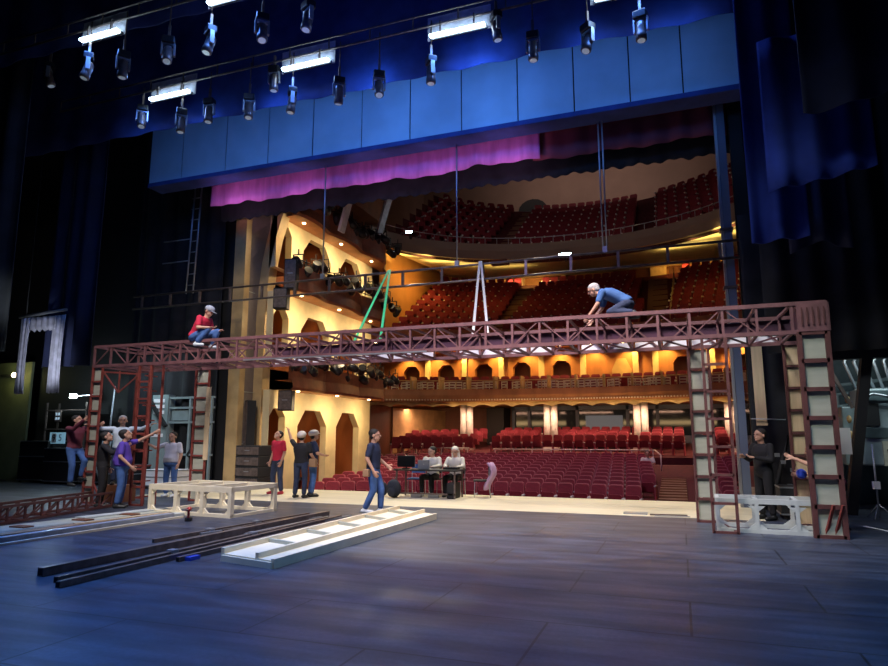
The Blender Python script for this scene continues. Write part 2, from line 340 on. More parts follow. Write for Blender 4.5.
# first balcony rear wall with hexagonal doors
mb = MB(); doors = [(u, .55, 4.2, 6.15) for u in (-16.3, -13.9, -11.4, -8.95, -6.5)] + [(-3.0, .0001, 4.2, 6.1)] + [(u, .55, 4.2, 6.15) for u in (.4, 3.4)]
hexwall(mb, (UL, UR), 4.0, 7.0, doors, 38.6, 39.0); struct(mb, 'wall_balcony', M['orange'])
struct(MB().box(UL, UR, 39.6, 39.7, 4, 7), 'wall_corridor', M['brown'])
mb = MB()
for u in (-15.1, -12.6, -10.2, -7.7, -5.2, -2.2, -1.1, 1.9, 4.6): mb.box(u - .16, u + .16, 38.35, 38.6, 4.0, 6.9)
struct(mb, 'trim_5', M['yellow'])
mb = MB(); mb.prism([(-3.55, 4.2), (-2.45, 4.2), (-2.45, 5.5), (-2.75, 6.15), (-3.25, 6.15), (-3.55, 5.5)], lambda x, y, t: (x, t, y), 38.52, 38.58)
struct(mb, 'door_1', M['gold'])

# ---- balconies
def f1(u): return 27 + 7.2 * math.sqrt(max(0, 1 - ((u - UC) / 13.5) ** 2)) - .6
def f2(u): return 27 + 7.0 * math.sqrt(max(0, 1 - ((u - UC) / 12.0) ** 2)) - .2
def f3(u): return 26 + 7.4 * math.sqrt(max(0.02, 1 - ((u - UC) / 9.3) ** 2))
def urange(a, b, n): return [a + (b - a) * i / n for i in range(n + 1)]
def balcony(name, f, z0, z1, ua, ub, back, zb, soff, m_f, m_s, m_t, slab_top):
    us = urange(ua, ub, 40)
    mb = MB(); mb.cur = 0
    mb.sheet([[(u, f(u), z0) for u in us], [(u, f(u) - .06, (z0 + z1) / 2) for u in us], [(u, f(u), z1) for u in us], [(u, f(u) + .18, z1) for u in us], [(u, f(u) + .18, z1 - .5) for u in us]], False)
    struct(mb, name + 'a', m_f)
    mb = MB(); mb.sheet([[(u, f(u) + .01, z0) for u in us], [(u, back, soff) for u in us]], False); struct(mb, name + 'b', m_s)
# tiers
balcony('trim_6', f1, 3.5, 4.15, -17.2, 8, 40.4, 3.55, 3.5, M['orange'], M['orange'], M['carpet'], 4)
balcony('trim_7', f2, 6.75, 7.4, -16, 8, 39, 7, 6.95, M['redbrown'], M['orange'], M['carpet'], 7)
balcony('trim_8', f3, 11.15, 12.0, -13.9, 4.4, 43.4, 14.1, 12.6, M['fascia3'], M['yellow'], M['carpet'], 12)
mb = MB(); us = urange(-17, 7.5, 44)   # floor of first balcony
mb.sheet([[(u, f1(u) + .1, 3.62) for u in us], [(u, f1(u) + 1.0, 3.62) for u in us], [(u, f1(u) + 1.01, 3.85) for u in us], [(u, f1(u) + 2, 3.85) for u in us], [(u, f1(u) + 2.01, 4.08) for u in us], [(u, 39.6, 4.08) for u in us]], False)
struct(mb, 'floor_balcony', M['carpet'])
# stepped seating banks of the two upper tiers
NR2, PR2, RI2 = 10, .88, .50
NR3, PR3, RI3 = 9, .95, .62
def bank(name, f, z, n, p, r, ua, ub, m):
    us = urange(ua, ub, 36); g = []
    for k in range(n):
        g.append([(u, f(u) + .15 + k * p, z + k * r) for u in us]); g.append([(u, f(u) + .15 + (k + 1) * p, z + k * r) for u in us])
    g.append([(u, f(u) + .15 + n * p, z + n * r) for u in us]); g.append([(u, 46, z + n * r) for u in us])
    mb = MB(); mb.sheet(g, False); struct(mb, name, m)
bank('floor_circle', f2, 6.85, NR2, PR2, RI2, -16, 8, M['carpet'])
bank('floor_gallery', f3, 11.2, NR3, PR3, RI3, -13.9, 4.4, M['carpet'])
# thin rails along the tier fronts
for i, (f, z, ua, ub, m) in enumerate(((f3, 12.35, -13.6, 4.2, 'galv'), (f1, 4.62, -16.5, 6, 'gold'))):
    us = urange(ua, ub, 60); mb = MB(); mb.tube([(u, f(u) + .1, z) for u in us], .025, 6)
    for u in us[::2]: mb.bar((u, f(u) + .1, z - .45), (u, f(u) + .1, z), .03)
    tag(mb.build('guard_rail', M[m]), ['thin steel rail along the front of the topmost balcony', 'gold rail along the front of the lowest balcony'][i], 'rail')
# scalloped gold valance under first balcony
mb = MB(); us = urange(-15.6, 7, 226)
mb.sheet([[(u, f1(u) + .5, 3.5) for u in us], [(u, f1(u) + .5 - .12 * abs(math.sin((u) * PI / 1.05)), 3.36 - .0 * u) for u in us], [(u, f1(u) + .52, 3.22 + .13 * abs(math.sin(u * PI / 1.05))) for u in us]], True)
struct(mb, 'trim_9', M['gold'])
for u in urange(-15, 6, 13): pass
lamp('AREA', 'valance_light', (-5, 32.6, 2.6), 70, (1, .66, .3), (-5, 34.5, 3.5), 16, .3, spread=120)
# hanging fringe row (tiny) along fascia 1
mb = MB()
for u in urange(-15.5, 6, 150): mb.box(u - .035, u + .035, f1(u) - .1, f1(u) - .03, 3.55, 3.62)
struct(mb, 'trim_10', M['cream'])
# pillars and dark rear rooms under first balcony
for i, (u) in enumerate((-11.85, -6.85, -1.95, 2.6)):
    mb = MB()
    for du in (-.2, .2): mb.cyl((u + du, 36.5), .19, 1.0, 3.5, 14)
    mb.box(u - .45, u + .45, 36.25, 36.75, .8, 1.05)
    tag(mb.build('pillar', M['pillar']), ['white twin pillar under the balcony behind the laptop table', 'white twin pillar under the balcony left of the glazed booth', 'white twin pillar under the balcony right of the glazed booth', 'white twin pillar under the balcony seen between the right tower posts'][i], 'pillar')
mb = MB(); mb.box(-10.0, 4.6, 40.3, 40.5, 1.2, 3.5); struct(mb, 'window_1', M['glass'])
mb = MB()
for u in (-9.9, -8.9, -7.5, -5.9, -2.9, -1.2, .8, 4.5): mb.box(u - .09, u + .09, 40.1, 40.32, 1.2, 3.5)
mb.box(-10, 4.6, 40.1, 40.32, 3.25, 3.5); mb.box(-10, 4.6, 40.1, 40.32, 1.2, 1.7); struct(mb, 'trim_11', M['sill'])
struct(MB().box(-5.4, -3.2, 40.2, 40.29, 1.9, 2.9), 'window_2', M['booth'])
# gold reveal at the left end of the stalls rear
mb = MB(); mb.sheet([[(-15.6, 34.2, z), (-15.3, 36.0, z), (-14.6, 40.4, z)] for z in (.5, 3.3)], False); struct(mb, 'trim_12', M['gold'])
# dark doorway to rear foyer
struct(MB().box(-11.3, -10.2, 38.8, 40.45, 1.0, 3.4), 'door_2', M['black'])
struct(MB().box(-16.2, -15.75, 29.2, 34.2, -1.3, 3.4), 'trim_13', M['brown'])
struct(MB().box(-15.95, -15.5, 29.4, 29.9, -1.3, 3.4), 'trim_14', M['orange'])
# circle rear: piers and dark openings
mb = MB()
for u, wd in ((-9.95, .3), (-.75, .5), (-6.9, .15)): mb.box(u - wd, u + wd, 42.7, 43.2, 11, 12.7)
struct(mb, 'trim_15', M['yellow'])
mb = MB()
for a, b in ((-10.8, -10.3), (-8.3, -6.5), (-3.6, -1.3), (-.1, 1.2)): mb.box(a, b, 42.95, 43.19, 11, 12.7)
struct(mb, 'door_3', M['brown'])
# dark round-headed doorway above the gallery
mb = MB(); poly = [(-10.6, 16.9), (-8.4, 16.9), (-8.4, 18.4)] + [(-9.5 + 1.1 * math.cos(t), 18.4 + .9 * math.sin(t)) for t in [PI * k / 8 for k in range(1, 8)]] + [(-10.6, 18.4)]
mb.prism(poly, lambda x, y, t: (x, t, y), 45.6, 45.9); struct(mb, 'door_4', M['black'])
# gallery side wing seen top left: slanted fins
for i, (x0, x1, lb) in enumerate(((-13.1, -13.35, 'pale blue-lit slanted ceiling fin beside the top box'), (-12.0, -12.6, 'grey slanted ceiling fin, right of the pale blue one'))):
    mb = MB(); p = unproj((341, 374)[i], (232, 250)[i], (22.0, 27.0)[i]); q = unproj((352, 392)[i], (190, 188)[i], (22.0, 27.0)[i]); mb.bar(p, q, .12, (.38, .5)[i], up=(0, 1, 0)); tag(mb.build('ceiling_fin', M['pillar' if i == 0 else 'wool']), lb, 'fin')

# ---- boxes on the left house wall
WALLU = -13.6
for lev, (z0, z1, hd) in enumerate(((-1.2, 3.3, 2.65), (4.3, 6.9, 6.3), (7.8, 9.9, 9.5))):
    mb = MB(); hexwall(mb, (19.3, 27.2), z0, z1, [(v, h, z0 + .02, hd) for v, h in ((19.805, .494), (22.2, 1.06), (25.1, 1.02))], WALLU - .28, WALLU, 'v')
    struct(mb, 'wall_box_%d' % (lev + 1), M['yellow'])
    struct(MB().box(WALLU - 1.7, WALLU - 1.6, 18.9, 28.2, z0, z1), 'wall_boxrear_%d' % (lev + 1), M['boxwood'])
    mb = MB()
    for v in (20.6, 23.5, 26.4): mb.box(WALLU - 1.6, WALLU - .28, v - .06, v + .06, z0, z1)
    struct(mb, 'wall_boxdivider_%d' % (lev + 1), M['boxwood'])
struct(MB().box(WALLU - 2.6, WALLU, 19.0, 28.2, 12.3, 17.4), 'wall_box_4', M['brown'])
# box slabs: scalloped balcony fronts
for lev, z in enumerate((3.3, 6.9, 9.75)):
    mb = MB(); vs = urange(19.5, 28.6, 48)
    def e(v): return -12.9 + .22 * abs(math.sin((v - 19.0) * PI / 2.9)) - (.0 if v < 27 else (v - 27) * .5)
    struct(MB().sheet([[(WALLU, v, z) for v in vs], [(e(v) - .1, v, z) for v in vs]], False), 'trim_%d' % (30 + lev), M['orange'])
    mb.sheet([[(e(v) - .1, v, z) for v in vs], [(e(v), v, z + .08) for v in vs], [(e(v) - .05, v, z + .45) for v in vs], [(e(v), v, z + .9) for v in vs], [(e(v) - .2, v, z + .9) for v in vs], [(e(v) - .2, v, z + .35) for v in vs], [(WALLU, v, z + .35) for v in vs]], False)
    struct(mb, 'trim_%d' % (16 + lev), M['redbrown'])
    mb = MB()
    for v in vs[::3]: mb.bar((e(v) - .12, v, z + .9), (e(v) - .12, v, z + 1.2), .03)
    mb.tube([(e(v) - .12, v, z + 1.2) for v in vs], .025, 6); mb.tube([(e(v) - .12, v, z + 1.05) for v in vs], .018, 6)
    tag(mb.build('guard_rail', M['black']), 'black rail on the %s of the three side box fronts' % ('lowest', 'middle', 'topmost')[lev], 'rail')
    for k in range(3):
        v = 20.4 + 2.9 * k
        tag(MB().ell((-13.15, v, z - .01), (.07, .07, .03)).build('downlight', M['warmlamp']), 'small round downlight under the %s side box, %s from the stage' % (('lowest', 'middle', 'topmost')[lev], ('first', 'second', 'third')[k]), 'light')
# downlights over first balcony
for i, u in enumerate(urange(-15.5, 5, 24)):
    tag(MB().cyl((u, f2(u) + 1.6 + (i % 2) * .8), .06, 6.72, 6.8, 10).build('downlight', M['warmlamp']), 'small round downlight in the soffit above the lowest balcony', 'light', 'downlights above the lowest balcony')

# ================================================================== SEATS
def seat_parts():
    back = []; n = 5; wv, h0, h1, r = .235, .34, .98, .09
    poly = [(-wv, h0), (wv, h0)] + [(wv - r + r * math.cos(t), h1 - r + r * math.sin(t)) for t in [PI / 2 * k / n for k in range(n + 1)]] + [(-wv + r - r * math.sin(t), h1 - r + r * math.cos(t)) for t in [PI / 2 * k / n for k in range(n + 1)]]
    fnb = lambda x, y, t: (x, t + (y - .4) * .18, y)
    return poly, fnb
poly, fnb = seat_parts()
sb = MB().prism(poly, fnb, 0, .07); sb.cur = 1; sb.prism([(x * 1.08, y * 1.0 + .022) for x, y in poly], fnb, .035, .10)  # shell rim coloured lighter to give the seat tops a lit edge
me_back = sb.mesh('backrest', [M['seat'], M['seat2']])
sc_ = MB(); sc_.prism([(-.22, 0), (.22, 0), (.22, .40), (.17, .45), (-.17, .45), (-.22, .40)], lambda x, y, t: (x, -.16 + t - y * .28 + .12, .36 + y * .75), 0, .10)
me_cush = sc_.mesh('seat_cushion', M['seat'])
def arm_mb(sx):
    a = MB(); a.box(sx * .265 - .02, sx * .265 + .02, -.22, .12, 0, .56); a.cur = 1; a.box(sx * .265 - .028, sx * .265 + .028, -.27, .1, .56, .60); return a
me_arm = [arm_mb(s).mesh('armrest', [M['seat2'], M['cap']]) for s in (-1, 1)]
seats = []   # (u, v, z, rot)
def curve_rot(f, u): return math.atan((f(u + .1) - f(u - .1)) / .2)
def row_v(v0): return lambda u: v0 - .018 * (u - UC) ** 2
for k in range(11):
    f = row_v(22.35 + k * .95)
    for a, b in ((-15.6, -.98 - k * .07), (.25, 5.5)):
        u = a + (k % 2) * .0
        cnt = int((b - a) / .56)
        for i in range(cnt + 1):
            uu = b - i * .56 if a < -5 else a + i * .56
            vv = f(uu)
            seats.append((uu, vv, ofl(vv) if vv > 21 else -1.0, curve_rot(f, uu), 'stalls', k))
for k in range(4):
    f = row_v(35.2 + k * .95)
    for a, b in ((-15.0, -10.9), (-9.6, .15), (1.4, 6)):
        for i in range(int((b - a) / .56) + 1):
            uu = a + i * .56; vv = f(uu); seats.append((uu, vv, .62 + (max(vv, 34.2) - 34) * .104 + k * .06, curve_rot(f, uu), 'rear', k))
def proj(p):
    d = Vector(p) - cam_p; r = d.x * ca + d.y * sa; f = -d.x * sa + d.y * ca; fz = f * ct + d.z * st; up = -f * st + d.z * ct
    return 444 + 641 * r / fz, 333 - 641 * up / fz, fz
vis = []
for s in seats:
    if (s[0] < -13.0 and s[1] < 28.6) or s[0] < -15.4: continue
    if any(abs(s[0] - pu) < .62 and abs(s[1] - 36.5) < .5 for pu in (-11.85, -6.85, -1.95, 2.6)): continue
    if abs(s[0] + .37) < .8 and s[1] < 33.3: continue
    x, y, d = proj((s[0], s[1], s[2] + .8))
    if 262 < x < 736: vis.append((d, s))
vis.sort(key=lambda t: t[0])
front = vis[:300]; rest = [s for _, s in vis[300:]]
seat0 = thing('theatre_seat', 'maroon plush theatre seat with folded cushion in the stalls', 'seat', (0, 0, 0), 0, 'maroon seats in the stalls')
for nm, me in (('backrest', me_back), ('seat_cushion', me_cush), ('armrest', me_arm[0]), ('armrest', me_arm[1])):
    o = bpy.data.objects.new(nm, me); col.objects.link(o); o.parent = seat0
for i, (_, s) in enumerate(front):
    o = seat0 if i == 0 else dup(seat0)
    o.location = s[:3]; o.rotation_euler = (0, 0, s[3])
    if s[4] == 'rear': o['label'] = 'maroon theatre seat glowing orange-red under the balcony'; o['group'] = 'orange-lit seats under the balcony'
# the many others: one mesh
mb = MB()
arm_c = [(-.265, -.27, .56), (.265, -.27, .56)]
def seat_into(mb, u, v, z, r):
    Mx = Matrix.Translation((u, v, z)) @ Matrix.Rotation(r, 4, 'Z')
    mb.cur = 0; mb.prism(poly, lambda x, y, t: Mx @ Vector(fnb(x, y, t)), 0, .09)
    mb.box(-.22, .22, -.14, .0, .38, .66, Mx)
    mb.cur = 1; mb.box(-.285, -.245, -.22, .1, 0, .56, Mx); mb.cur = 2; mb.box(-.31, -.23, -.30, .1, .55, .63, Mx)
for s in rest: seat_into(mb, *s[:4])
def fill(f, z, n, p, r, segs, k0=0):
    for k in range(k0, n):
        g = lambda u: f(u) + .15 + k * p + .5
        for a, b in segs(k):
            c = int((b - a) / .56)
            for i in range(c + 1):
                u = a + i * .56
                if g(u) < 45.3: seat_into(mb, u, g(u), z + k * r, curve_rot(f, u))
fill(f2, 6.85, NR2, PR2, RI2, lambda k: ((-14.3, -9.9 + .06 * k), (-8.7 + .08 * k, -1.5 - .05 * k), (-.2 + .12 * k, 6.5)))
fill(f3, 11.2, NR3, PR3, RI3, lambda k: ((-13.3, -9.4 - .03 * k), (-8.2, -1.6), (-.3, 3.8)))
fill(f1, 3.62, 3, .95, .23, lambda k: ((-16, 5.5),), 1)
tag(mb.build('theatre_seats', [M['seat'], M['seat2'], M['cap']]), 'rows of maroon seats on the balconies and far stalls', 'seats', kind='stuff')
chair0 = thing('gilt_chair', 'loose pale-framed chair on the lowest balcony behind its rail', 'chair', (0, 0, 0), 0, 'loose chairs on the lowest balcony')
o_ = MB().box(-.2, .2, -.2, .2, .42, .46); o_.box(-.2, -.16, .16, .2, 0, .95); o_.box(.16, .2, .16, .2, 0, .95); o_.box(-.2, -.16, -.2, -.16, 0, .44); o_.box(.16, .2, -.2, -.16, 0, .44)
for z in (.6, .74, .88): o_.box(-.2, .2, .16, .2, z, z + .07)
o_.build('frame', M['cap'], chair0)
random.seed(3); nc = 0
for k in range(58):
    u = -15.2 + k * .36
    if u > 4.6 or random.random() < .18: continue
    c_ = chair0 if nc == 0 else dup(chair0); nc += 1
    c_.location = (u, f1(u) + .45 + random.uniform(0, .25), 3.64); c_.rotation_euler = (0, 0, random.uniform(-.5, .5) + random.choice((0, PI)))
for i, u in enumerate(urange(-15, 5, 14)):
    tag(MB().box(u - .04, u + .04, f1(u) + .12, f1(u) + .9, 3.62, 4.85).build('box_divider', M['gold']), 'low gilt divider between the boxes of the lowest balcony', 'divider', 'dividers of the lowest balcony')
# aisle stairs: stalls right, circle, gallery
def aisle(uc, wd, pts, label, m='step', lights=True):
    t = thing('aisle_stairs', label, 'stairs', (uc, pts[0][0], pts[0][1]))
    for i, (v, z) in enumerate(pts[:-1]):
        mb = MB(); mb.box(-wd / 2, wd / 2, v - pts[0][0], pts[i + 1][0] - pts[0][0] + .05, z - pts[0][1] - .3, z - pts[0][1] + .07)
        mb.build('step', M[m], t)
    return t
aisle(-.37, 1.0, [(21.4 + k * .62, ofl(21.4 + k * .62) + .02) for k in range(19)], 'brown aisle steps climbing between stalls blocks right of centre')
aisle(-9.2, 1.0, [(f2(-9.2) + .2 + k * .44, 6.9 + k * .25) for k in range(21)], 'brown aisle steps on the middle balcony, left of centre')
aisle(-.8, 1.1, [(f2(-.8) + .2 + k * .44, 6.9 + k * .25) for k in range(20)], 'brown aisle steps on the middle balcony, right of centre')
aisle(-8.8, .95, [(f3(-8.8) + .2 + k * .475, 11.25 + k * .31) for k in range(19)], 'dark aisle steps on the topmost balcony, left of centre')
# hoops beside the right circle aisle
for i in range(9):
    v = f2(-.1) + .6 + i * .8; z = 7.1 + i * .455
    mb = MB(); mb.tube([(-.15 + .04 * i, v, z), (-.15 + .04 * i, v, z + .85), (-.15 + .04 * i, v + .15, z + .95), (-.15 + .04 * i, v + .3, z + .85), (-.15 + .04 * i, v + .3, z)], .025, 6)
    tag(mb.build('hand_rail', M['gold']), 'hooped brass handrail beside the right steps of the middle balcony', 'rail', 'brass hoops beside the steps')
mb = MB(); mb.tube([(-9.4, 33.5, .98), (-1.2, 33.5, .98)], .03, 8)
for u in urange(-9.3, -1.3, 8): mb.bar((u, 33.5, ofl(33)), (u, 33.5, .98), .04)
mb.tube([(-1.2, 33.5, .98), (-.9, 31.9, .8), (-.9, 31.9, 0)], .03, 8)
tag(mb.build('guard_rail', M['cap']), 'pale rail on the cross aisle behind the centre stalls', 'rail')
mb = MB(); mb.tube([(-14.9, 34.0, 1.02), (-10.9, 34.0, 1.02)], .03, 8)
for u in urange(-14.8, -11, 5): mb.bar((u, 34.0, ofl(33)), (u, 34.0, 1.02), .04)
tag(mb.build('guard_rail', M['cap']), 'pale rail before the rear stalls seats left of the dark doorway', 'rail')

# ================================================================== CLOTHS, HEADER
def drape(name, m, label, u0, u1, v, z0f, z1, amp=.12, wl=.5, n=None, cat='curtain', ax='u', bell=0):
    n = n or int(abs(u1 - u0) / wl * 10); gr = []
    ph = random.random() * 9
    us = urange(u0, u1, n)
    for j in range(7):
        t = j / 6; row = []
        for u in us:
            zb = z0f(u) if callable(z0f) else z0f
            z = zb + (z1 - zb) * t; a = amp * (1 - .5 * t) * (math.sin(2 * PI * u / wl + ph + .6 * math.sin(u * 1.3)) + .4 * math.sin(2 * PI * u / wl * .37 + 2))
            row.append((u, v + a, z) if ax == 'u' else (v + a, u, z))
        gr.append(row)
    o = MB().sheet(gr).build(name, M[m]); solid(o, .02); tag(o, label, cat); return o
# header: row of tall boards
seams = [-16.8, -15.4, -13.6, -11.95, -10.3, -8.6, -7.0, -5.4, -3.75, -2.2, -.75, .55, 1.9]
t = thing('portal_header', 'wide blue-lit header of tall boards over the stage opening', 'header', (0, 16.3, 10.15))
for a, b in zip(seams[:-1], seams[1:]):
    MB().box(a + .018, b - .018, 0, .04, .12, 3.4).build('board', M['header'], t)
MB().box(seams[0], seams[-1], -.03, .62, -.02, .12).build('bottom_rail', M['border'], t)  # navy puts the shade of the header underside into the colour
MB().box(seams[0], seams[-1], .045, .08, .12, 3.4).build('backing', M['black'], t)
drape('purple_valance', 'purple', 'purple velvet valance hanging under the blue header', -14.9, -3.35, 17.25, lambda u: 9.52 + .03 * math.sin(u * 1.1) + .08 * max(0, math.sin(u * 2.3 + 1)) ** 3, 11.2, .045, .8)
drape('unlit_valance', 'tmar', 'right end of the purple valance, coloured dark as unlit', -3.6, 1.6, 17.45, lambda u: 9.55 + .03 * math.sin(u * 3), 11.2, .05, .7)  # unlit stretch of the valance; its shade is put into the cloth colour
drape('black_border', 'velour', 'ragged black border cloth under the purple valance', -15.0, 2.0, 17.9, lambda u: 9.2 + .03 * math.sin(u * 7) + .03 * math.sin(u * 17), 11.2, .02, .6)
drape('border_cloth', 'border', 'dark blue border cloth behind the lit battens', -24, 1.7, 14.75, lambda u: 11.2, 16, .05, 1.4)
drape('border_cloth', 'border', 'dark blue border cloth high at the upper left', -24, 1.7, 12.1, lambda u: 12.6, 16.5, .05, 1.4)
drape('black_curtain', 'velour', 'black leg curtain at the far left', -21.8, -17.6, 12.3, 4.0, 16, .16, .8)
drape('navy_curtain', 'navy', 'dark navy leg curtain left of the header end', -19.6, -17.6, 15.3, 3.9, 16, .16, .7)
drape('black_curtain', 'velour', 'black leg curtain left of the gold proscenium edge', -19, -15.0, 18.2, 0.02, 16, .1, .7)
drape('blue_curtain', 'bluecloth', 'blue-lit curtain hanging at upper right with a short hem', 1.5, 2.5, 13.3, lambda u: 5.33 + .06 * (u - 1.5), 16, .10, .5)
drape('blue_curtain', 'navy', 'wide navy curtain swag at the top right corner', 2.25, 4.6, 11.5, lambda u: 7.03 + .2 * (u - 2.26) - .12 * math.sin((u - 2.3) * 2.2), 16, .10, .8)
drape('blue_curtain', 'bluecloth', 'blue curtain piece hanging below the swag at right', 1.75, 3.45, 12.4, lambda u: 6.02 + .15 * (u - 1.7), 9, .08, .5)
drape('blue_curtain', 'navy', 'dark navy curtain hanging lowest beneath the blue ones at right', 2.3, 3.4, 14.2, lambda u: 5.4 + .1 * math.sin(u * 5), 9, .08, .45)
drape('black_curtain', 'velour', 'black curtain behind the blue ones at the right', 1.9, 6.5, 15.5, 3.45, 16, .06, .6)
drape('black_curtain', 'velour', 'black curtain covering the wall right of the opening', 1.6, 3.15, 16.6, 0.02, 7, .04, .6)

# steel column at the right edge of the opening
t = thing('proscenium_column', 'grey-blue steel column at the right edge of the opening', 'column', (1.42, 17.2, 0))
MB().box(-.09, .09, -.12, .12, 0, 10.4).build('post', M['sill'], t)
MB().box(-.16, -.10, -.10, .10, 0, 10.4).build('flange', M['galv'], t)
MB().box(.2, .5, .05, .2, 0, 10.4).build('cover', M['black'], t)
for z in (5.3, 6.8): MB().box(-.2, .12, -.16, .14, z, z + .06).build('bracket', M['metal'], t)

# hung ladder batten (lighting bridge rail)
t = thing('ladder_batten', 'long black ladder-shaped batten hung across the opening', 'batten', (0, 16.8, 6.0))
mb = MB(); mb.tube([(-17.6, 0, 0), (2.6, 0, 0)], .035, 8); mb.build('lower_tube', M['metal'], t)
mb = MB(); mb.tube([(-17.6, 0, .44), (2.6, 0, .44)], .035, 8); mb.build('upper_tube', M['metal'], t)
for u in urange(-17.2, 2.4, 16): MB().box(u - .035, u + .035, -.03, .03, 0, .44).build('rung', M['metal'], t)
def cable(u, z1, label, v=16.8, pair=0):
    mb = MB()
    for d in ([-.05, .05] if pair else [0]): mb.tube([(u + d, v, 6.46), (u + d, v, z1)], .022, 6)
    mb.box(u - .06, u + .06, v - .05, v + .05, 6.44, 6.6)
    tag(mb.build('hanging_cable', M['galv']), label, 'cable')
cable(-5.72, 10.9, 'steel hanger cable holding the batten at the centre')
cable(-1.6, 10.9, 'pair of steel hanger cables holding the batten at right', pair=1)
cable(-10.1, 10.9, 'thin hanger cable holding the batten before the side boxes')
# green strap and white strap on the batten
def strap(u0, u1, m, label, z1=3.97, v=16.78, v2=14.0, mid=0):
    mb = MB()
    mb.bar((mid - .02, v - .06, 6.5), (u0, v2, z1), .06, .02); mb.bar((mid + .02, v - .06, 6.5), (u1, v2, z1), .06, .02)
    tag(mb.build('webbing_strap', M[m]), label, 'strap')
strap(-7.4, -6.7, 'green', 'green webbing strap slung from the batten to the truss', 3.98, v2=13.9, mid=-7.8)
strap(-4.35, -4.0, 'strapw', 'pale webbing strap slung from the batten to the truss', 3.98, v2=13.9, mid=-5.0)
# wall ladder truss (left)
t = thing('ladder_truss', 'pale narrow ladder truss hanging left of the purple valance', 'truss', (-15.9, 17.6, 6.6))
for d in (-.16, .14): MB().tube([(d, 0, 0), (d + .12, 0, 4.2)], .03, 8).build('rail', M['galv'], t)
for z in urange(.3, 3.9, 9): MB().tube([(-.15, 0, z), (.2, 0, z)], .018, 6).build('rung', M['galv'], t)
for z in (1.2, 2.0): MB().tube([(-1.3, 0, z), (-.16, 0, z)], .02, 6).build('outrigger', M['galv'], t)

# ================================================================== LIGHTING RIG
def batten(v, z, u0, u1, label):
    mb = MB(); mb.tube([(u0, v, z), (u1, v, z)], .03, 8); mb.tube([(u0, v, z + .35), (u1, v, z + .35)], .025, 8)
    for u in urange(u0, u1, 16): mb.bar((u, v, z), (u, v, z + .35), .03)
    tag(mb.build('lighting_batten', M['metal']), label, 'batten')
batten(14.1, 12.15, -18.5, 1.5, 'black pipe batten carrying lamps before the header')
batten(11.6, 12.55, -19, 1.0, 'black pipe batten carrying lamps at the upper left')
def striplight(u, v, z, ln, label):
    t = thing('strip_light', label, 'light', (u, v, z))
    MB().box(-ln / 2, ln / 2, .08, .14, -.06, .02).build('housing', M['blackg'], t)
    MB().box(-ln / 2 + .02, -.02, -.05, .07, -.03, .02).build('light_bar', M['strip'], t)
    MB().box(.02, ln / 2 - .02, -.05, .07, -.03, .02).build('light_bar', M['strip'], t)
    for s in (-1, 1): MB().box(s * ln * .3 - .02, s * ln * .3 + .02, -.02, .03, .02, .36).build('clamp', M['metal'], t)
    MB().box(-ln / 2 - .1, ln / 2 + .1, .15, .17, -.04, .62).build('back_plate', M['wool'], t)  # plate made tall and pale to catch the glow of the strip
striplight(-13.9, 14.0, 11.8, 1.5, 'glowing strip light nearest the left end of the header')
striplight(-9.18, 14.0, 11.8, 1.5, 'glowing strip light above the left part of the header')
striplight(-4.75, 14.0, 11.8, 1.5, 'glowing strip light above the middle of the header')
striplight(-.6, 14.0, 11.8, 1.5, 'glowing strip light cut by the top edge, right of the middle')
striplight(-13.95, 11.5, 12.2, 1.35, 'glowing strip light highest at the upper left')
striplight(-9.75, 11.5, 12.25, 1.35, 'glowing strip light cut by the top edge at left')
def head_parts():
    return None
t0 = None
def moving_head(u, v, z, rz, tilt, label, top=12.2):
    global t0
    t = thing('moving_head_lamp', label, 'stage lamp', (u, v, z), rz)
    MB().box(-.03, .03, -.03, .03, .28, .62).build('clamp', M['metal'], t)
    MB().tube([(0, 0, .6), (0, 0, top - z)], .018, 6).build('hanger', M['metal'], t)
    bevel(MB().box(-.15, .15, -.12, .12, .10, .28).build('base', M['blackg'], t), .02)
    y = MB(); y.prism([(-.17, -.22), (-.13, -.22), (-.13, .06), (.13, .06), (.13, -.22), (.17, -.22), (.17, .12), (-.17, .12)], lambda a, b, c: (a, c, b), -.05, .05); y.build('yoke', M['galv'], t)
    Mx = Matrix.Translation((0, 0, -.15)) @ Matrix.Rotation(tilt, 4, 'X')
    h = MB(); rs = [(.07, .20), (.11, .15), (.12, 0), (.11, -.12), (.125, -.15), (.125, -.28), (.10, -.30)]
    rings = [[Mx @ Vector((r * math.cos(a), r * math.sin(a), zz)) for a in [2 * PI * k / 14 for k in range(14)]] for r, zz in rs]
    h.ring_loft(rings); hd = h.build('head', M['metal'], t)
    l = MB(); l.ring_loft([[Mx @ Vector((.09 * math.cos(a), .09 * math.sin(a), zz)) for a in [2 * PI * k / 14 for k in range(14)]] for zz in (-.295, -.305)]); l.build('lens', M['lens'], hd)
heads = [(49, 76, 12.6), (88, 68, 11.6), (123, 66, 11.6), (168, 52, 11.6), (210, 42, 11.6), (262, 30, 11.6), (308, 18, 11.6),
         (142, 118, 14.1), (181, 122, 14.1), (209, 112, 14.1), (249, 108, 14.1), (274, 80, 14.1), (292, 102, 14.1), (339, 92, 14.1), (379, 86, 14.1), (431, 72, 14.1), (496, 28, 14.1), (533, 48, 14.1), (588, 40, 14.1), (641, 28, 14.1), (500, 70 - 50, 13.9)]
order = ['first', 'second', 'third', 'fourth', 'fifth', 'sixth', 'seventh', 'eighth', 'ninth', 'tenth', 'eleventh', 'twelfth', 'thirteenth', 'fourteenth']
n1 = n2 = 0
